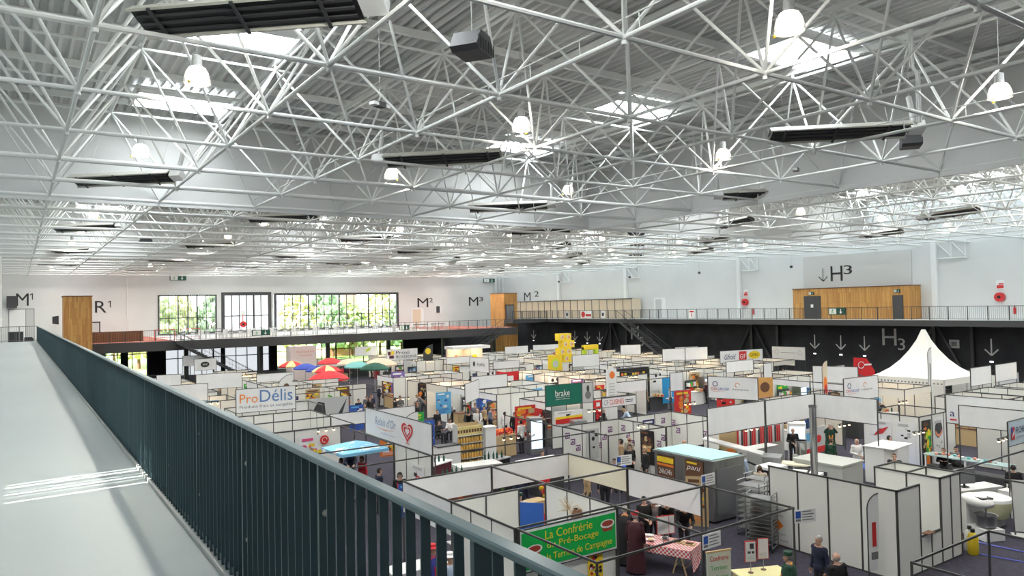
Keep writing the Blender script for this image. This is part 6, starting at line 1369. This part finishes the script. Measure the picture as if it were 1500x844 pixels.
# stuff inside the open stand
counter('white chilled counter with red print in the open stand', (16.2, 26.8, 0), -.15, 1.9, .9, 1.15, WHITE, LGREY); counter('black counter in the open stand behind the jar shelf rail', (18.9, 26.0, 0), 0, 2.0, .7, 1.1, BLACK, WHITE)
t = thing('produce_stand', 'stepped stand of oranges and red produce behind the grey suited man', 'stand', (21.0, 32.2, 0)); G().box(-.7, -.3, 0, .7, .4, 1.1).build('body', TAN, t); g = G(); rr = random.Random(12)
for k in range(120): g.ell((rr.uniform(-.6, .6), rr.uniform(-.25, .3), 1.12+rr.uniform(0, .25)), (.06,)*3, 6, 4, k % 2)
g.build('produce', [ORANGE, RED], t)['kind'] = 'stuff'
FRG.put((22.7, 31.6, 0), -.3, 'tall lit fridge left of the deep green banner stand'); FRG.put((23.8, 29.3, 0), -.3, 'tall lit fridge under the deep green banner')
p = poster('yellow and red ribbon board under the deep green banner', (23.9, 30.2, 1.3), 0, 1.9, 1.0, 'white'); g = G(); rect(g, -.9, .35, .9, .6, -.05, 0); rect(g, -.9, .6, .9, .72, -.05, 1); g.build('ribbon', [RED, YELLOW], p)
# ================================================================== NEAR PEOPLE
def P_(px, py, tx, ty, label, z=1.72, **k): p = at(px, py, z); return person(p, face(p, tx, ty), label, **k)
cxy = (0, 0)
P_(1199.7, 786, 5, 14, 'man with grey hair and glasses in dark navy jacket walking left', pose='stand', hc='grey', top=fn)
P_(1225.7, 811.5, 22, 30, 'bald man in black shirt with blue collar at the bottom edge', hair='bald', hc='grey', top=fb)
P_(1155, 810, 10, 20, 'person in green hat and green coat with orange stole at the bottom', hc='grey', top=fgr, robe=fgr, hat=('cap', fgr), stole=fy)
P_(1254.6, 643.5, 26, 10, 'white coated chef with thin hair standing among the machines', pose='front', hair='bald', hc='white', top=fw, bot=fw)
P_(1217, 643, 40, 18, 'man with brown hair in dark green jacket beside the chef', pose='front', hc='brown', top=fgr)
P_(1215.6, 621.7, 15, 5, 'person in green coat and yellow stole raising a camera', pose='up', hc='grey', top=fgr, robe=fgr, stole=fy)
P_(1161, 628, 20, 10, 'bald man in black suit behind the exhaust pipe', pose='front', hair='bald', hc='grey', top=fb)
P_(1168.7, 618.7, 30, 40, 'grey haired man in dark jacket turned away behind the bald man', hc='grey', top=fn)
P_(1289, 624.5, 34, 20, 'man in dark suit standing below the high white fascia', hc='dark', top=fb)
P_(1301.7, 639, 40, 10, 'dark haired person in white shirt above the octagonal counter', hc='dark', top=fw)
P_(1310, 665, 10, 5, 'short haired man looking over the small white cabin', hc='brown', top=fb)
P_(1381.8, 650.6, 20, 10, 'man with dark jacket seated at the glass counter, left of two', 1.45, pose='sit', hc='brown', top=fb)
P_(1399, 648.5, 25, 5, 'man in grey sweater seated at the glass counter, right of two', 1.45, pose='sit', hc='dark', top=fg)
P_(1484, 682, 36, 16, 'man in black suit at the bread counter near the right edge', pose='front', hc='dark', top=fb)
P_(1085, 664.6, 30, 26, 'man in light blue shirt turned away between oven and machines', hc='dark', top=fbl)
P_(1112.8, 683, 30, 24, 'brown haired person behind the nearest tray trolley', hc='brown', top=fbe)
P_(1002, 645, 10, 5, 'balding man behind the steel oven', hair='bald', hc='brown', top=fb)
P_(922, 651.5, 16, 5, 'woman in black jacket with arms bent before the purple logos', pose='front', hair='long', hc='dark', top=fb)
P_(945, 655.7, 18, 24, 'grey blond visitor in black leather coat with back turned', hair='long', hc='blond', top=fb)
P_(921.6, 641.3, 30, 26, 'bald man in beige suit leaning at the purple logo panels', pose='front', hair='bald', hc='red', top=fbe)
P_(910, 644, 19, 28, 'dark haired person in tan coat before the purple logo panels', hair='long', hc='dark', top=ft)
P_(899, 666, 15, 10, 'seated man in dark suit at the register table', 1.45, pose='sit', hc='dark', top=fn)
P_(956, 730.7, 15, 15, 'white haired visitor in white shirt leaning over the checkered table', 1.55, pose='bend', hc='white', top=fw)
P_(975, 733, 15, 14, 'visitor in black sweater with lanyard at the checkered table', 1.55, pose='bend', hc='brown', top=fb)
P_(1001.5, 741, 15.5, 14, 'visitor in black coat bending at the near end of the checkered table', 1.5, pose='bend', hair='long', hc='grey', top=fb)
P_(942.7, 728, 15.8, 15, 'visitor in black leather jacket at the far end of the checkered table', pose='front', hc='dark', top=fb)
P_(930, 748.6, 17, 17, 'large person in dark maroon robe and red cap at the checkered table', 1.78, hc='grey', top=fmb, robe=fmb, hat=('cap', fr))
P_(915, 741, 17, 18, 'person in black robe with orange stole left of the maroon robe', 1.74, hc='grey', top=fb, robe=fb, stole=fy)
P_(761.8, 695.6, 16, 24, 'person in dark suit with back turned inside the fascia booth', hc='dark', top=fn)
P_(798, 689.5, 20, 22, 'person in bright red pullover beside the blue door panel', hc='brown', top=fr, pose='front')
P_(760.6, 719.8, 12, 10, 'person in cream coat and green hat behind the white panels', 1.8, hc='grey', top=fcr, hat=('cap', fgr))
P_(763, 735.5, 16, 24, 'person in white robe and green cap with red collar', 1.7, hc='grey', top=fw, robe=fw, hat=('cap', fgr), scale=.92)
P_(585.4, 693, 6, 8, 'woman with black bob and red scarf left of the white fascia', hair='long', hc='dark', top=fb, stole=fr)
P_(555, 686.8, 14, 26, 'man in dark suit seen from behind under the heart banner', hc='dark', top=fn)
P_(632.5, 794.7, 12, 8, 'person in red hat and red and blue robe behind the railing bars', 1.8, hc='grey', top=fr, robe=C('royal_blue', (.03, .04, .25)), hat=('wide', fr), stole=fr)
P_(658, 806.8, 12, 9, 'person in white wide hat behind the railing bars', 1.8, hc='grey', top=fbl, hat=('wide', fw))
P_(450.9, 649, 8, 20, 'dark haired man by the white booth left of the cloud parasol', hc='dark', top=fb)
P_(456.5, 655, 12, 20, 'grey haired visitor next to the dark haired man near the railing', hc='grey', top=fg)
P_(500, 672, 10, 30, 'visitor with black hair under the cloud parasol', hc='dark', top=fn)
P_(530.4, 669.4, 9, 28, 'visitor in red coat under the cloud parasol', hair='long', hc='brown', top=fr)
P_(513, 660, 9, 22, 'visitor in dark blue jumper bending under the cloud parasol', 1.55, pose='bend', hc='dark', top=fn)
P_(524.8, 585, 22, 36, 'dark suited man near the blue pool poster, left of a pair', hc='dark', top=fb)
P_(541.7, 582.7, 22, 36, 'red haired person near the blue pool poster', hc='red', top=fb)
P_(579, 585.7, 30, 40, 'long haired woman in black at the white booth in mid hall', 1.6, hair='long', hc='brown', top=fb, pose='front')
P_(585.9, 580.3, 12, 30, 'woman in grey top facing the long haired woman', hair='long', hc='brown', top=fg, pose='front')
P_(610.6, 593.6, 25, 34, 'red haired woman in black coat before the lime poster', 1.6, hair='long', hc='red', top=fb)
P_(640.3, 600.8, 22, 30, 'person in black coat beside the curved feather flag', hc='dark', top=fb)
P_(659.6, 609.3, 14, 30, 'seated person in white shirt behind the black chairs', 1.45, pose='sit', hc='dark', top=fw)
P_(642, 612, 22, 30, 'seated person in black behind the white counter', 1.45, pose='sit', hc='dark', top=fb)
P_(686, 602, 14, 24, 'man in black polo shirt writing behind the jar shelf', 1.6, pose='bend', hc='dark', top=fb)
P_(699.3, 602, 14, 24, 'bald man in white coat behind the jar shelf', 1.62, pose='front', hair='bald', hc='white', top=fw)
P_(717.4, 597, 26, 36, 'man in grey suit walking right behind the jar shelf', hc='brown', top=C('slate', (.10, .13, .18)), pose='walk')
P_(739, 604, 28, 36, 'dark haired person in white shirt and black trousers in the open stand', hc='dark', top=fw)
P_(753.7, 605, 14, 20, 'woman in black with long hair behind the open stand', hair='long', hc='dark', top=fb)
P_(763.4, 616.6, 22, 34, 'man in white shirt leaning over the open stand counter', pose='front', hc='dark', top=fw)
P_(780.3, 617, 12, 24, 'man in black jacket facing the white shirted man', pose='front', hc='dark', top=fb)
P_(797, 608.7, 20, 40, 'person in dark jacket under the deep green banner', hc='brown', top=fb)
P_(793, 660, 20, 20, 'person in black coat seated low before the purple logo booth', 1.3, pose='sit', hc='brown', top=fb)
P_(885, 683, 12, 10, 'dark haired person under the cream fascia', hc='dark', top=fb)
P_(860, 690, 12, 24, 'person in tan coat seen under the cream fascia', hc='brown', top=ft)
P_(1296, 588, 40, 30, 'bent man in black suit behind the white round logo banner', 1.6, pose='bend', hair='bald', hc='grey', top=fb)
P_(1474, 580, 40, 10, 'bald man in dark suit behind the right white pair of banners', hair='bald', hc='grey', top=fn)
for k, (px, py) in enumerate(((655, 780), (600, 700), (520, 762), (560, 800))):
    pass
# black chairs and table near the jar shelf
cr = thing('black_chair', '', 'chair'); G().box(-.23, -.22, .42, .23, .22, .48).build('seat', BLACK, cr); G().box(-.23, .19, .48, .23, .25, .95).build('backrest', BLACK, cr)
for a in (-.19, .19):
    for b_ in (-.18, .18): G().tube((a, b_, 0), (a, b_, .42), .015, 6).build('leg', GREYM, cr)
cr = Once(cr)
for i, (x, y) in enumerate(((15.9, 31.9), (16.6, 31.6), (17.2, 32.3))): cr.put((x, y, 0), 3.3+i, f'black chair behind the white counter by the jar shelf, {nth(i)} from the left')
for i, (x, y) in enumerate(((14.2, 18.6), (15.2, 18.3))): cr.put((x, y, 0), 2+i, f'black chair under the cream fascia, {nth(i)} from the left')
table('table with white cloth inside the fascia booth', (11.5, 19.2, 0), 0, 1.6, .8); table('white table behind the railing at the bottom', (8.6, 14.4, 0), 1.4, 1.8, .8)
for i in range(10):
    t = thing('leaflet', f'leaflet on the white table behind the railing, {nth(i)} from the near end', 'leaflet', (8.6+.25*(i % 2)-.12, 13.7+.15*i, .76), .3*i, 'leaflets on the white table'); G().box(-.1, -.07, 0, .1, .07, .01).build('sheet', (WHITE, RED, YELLOW)[i % 3], t)
counter('white table with goods behind the railing', (9.0, 18.2, 0), 0, 1.6, .7, .8, WHITE, WHITE)
# flowers, twigs and goods around the front stands
def bouquet(label, p, h, col, n, disc_=False):
    t = thing('bouquet', label, 'bouquet', (*p, 0)); G().lathe([(.10, 0), (.16, .35), (.13, .5)], 14, caps=True).build('vase', MID, t, True); rr = random.Random(n); g = G(); f = G()
    for k in range(n):
        a = rr.uniform(0, 2*PI); d = rr.uniform(.05, .38); q = Vector((d*math.cos(a), d*math.sin(a), rr.uniform(.75, 1)*h)); g.path([(0, 0, .4), (q.x*.4, q.y*.4, h*.7), q], .008, 5)
        if disc_: f.ell(q, (.09, .09, .035), 10, 6, 0, Euler((rr.uniform(-1, 1), rr.uniform(-1, 1), 0)).to_matrix())
    g.build('twigs', M('stem_green', (.10, .2, .05), .7) if disc_ else col, t)
    if disc_: f.build('flowers', col, t)['kind'] = 'stuff'
bouquet('tall bunch of orange red twigs below the heart banner corner', (13.3, 23.2), 1.75, M('orange_twigs', (.55, .16, .06), .7), 44)
bouquet('bunch of yellow sunflowers behind the white fascia', (15.2, 23.3), 1.6, YELLOW, 12, True)
bouquet('bunch of yellow flowers beside the person in red pullover', (15.0, 20.2), 1.5, YELLOW, 10, True)
table('dark blue folding table under the cream fascia', (15.6, 17.3, 0), .1, 1.5, .7)
t = thing('gift_display', 'kraft paper display with red cloth behind the white fascia', 'display', (13.9, 19.9, 0), .1); G().box(-.8, -.3, 0, .8, .3, .9).build('table_cloth', RED, t); G().box(-.2, -.25, .9, .7, .2, 1.35).build('kraft_box', TAN, t); G().box(-.7, -.2, .9, -.3, .2, 1.2).build('cream_box', CREAM, t)
for i, (x, y, m_, nm) in enumerate(((16.8, 25.2, BLACK, 'black'), (18.3, 24.7, DGREY, 'grey'), (14.6, 26.0, BROWN, 'brown'), (17.6, 27.6, BLACK, 'tall black'), (15.2, 28.6, MAROON, 'maroon'))):
    t = thing('bar_counter', f'{nm} bar counter in the open stand before the jar shelf', 'counter', (x, y, 0), .1*i); G().box(-.7, -.3, 0, .7, .3, 1.0).build('body', m_, t); G().box(-.75, -.35, 1.0, .75, .35, 1.04).build('worktop', GREYM if i % 2 else WHITE, t)
    for k in range(5): BT.put((x-.5+.22*k, y+.05*(k % 2), 1.04), 0, 'green bottle on a bar counter of the open stand', 'bottles on the bar counters')
# remove the pose prototypes: only placed copies stay
for k, v in list(PROT.items()):
    if k[0] != 'body':
        for c in kids(v): bpy.data.objects.remove(c)
        bpy.data.objects.remove(v)
# ================================================================== LIGHT
sl = bpy.data.lights.new('sun', 'SUN'); sl.energy = 30; sl.angle = .006; sl.color = (1, .97, .9); so_ = bpy.data.objects.new('sun', sl); COL.objects.link(so_)
so_.rotation_euler = (-SUN_DIR).to_track_quat('Z', 'Y').to_euler()
w = bpy.data.worlds.new('sky'); SC.world = w; w.use_nodes = True; nt = w.node_tree; b_ = nt.nodes['Background']; b_.inputs['Color'].default_value = (.80, .90, 1, 1); b_.inputs['Strength'].default_value = 8.0
SC.view_settings.view_transform = 'Standard'; SC.view_settings.look = 'None'; SC.view_settings.gamma = 1; SC.view_settings.exposure = EXPOSURE; SC.view_settings.use_curve_mapping = False
cy = SC.cycles; cy.use_denoising = True
try: cy.denoiser = 'OPENIMAGEDENOISE'
except Exception: pass
cy.max_bounces = 8; cy.diffuse_bounces = 5; cy.glossy_bounces = 3; cy.transparent_max_bounces = 8; cy.sample_clamp_indirect = 6; cy.caustics_reflective = False; cy.caustics_refractive = False
try: cy.use_light_tree = True
except Exception: pass
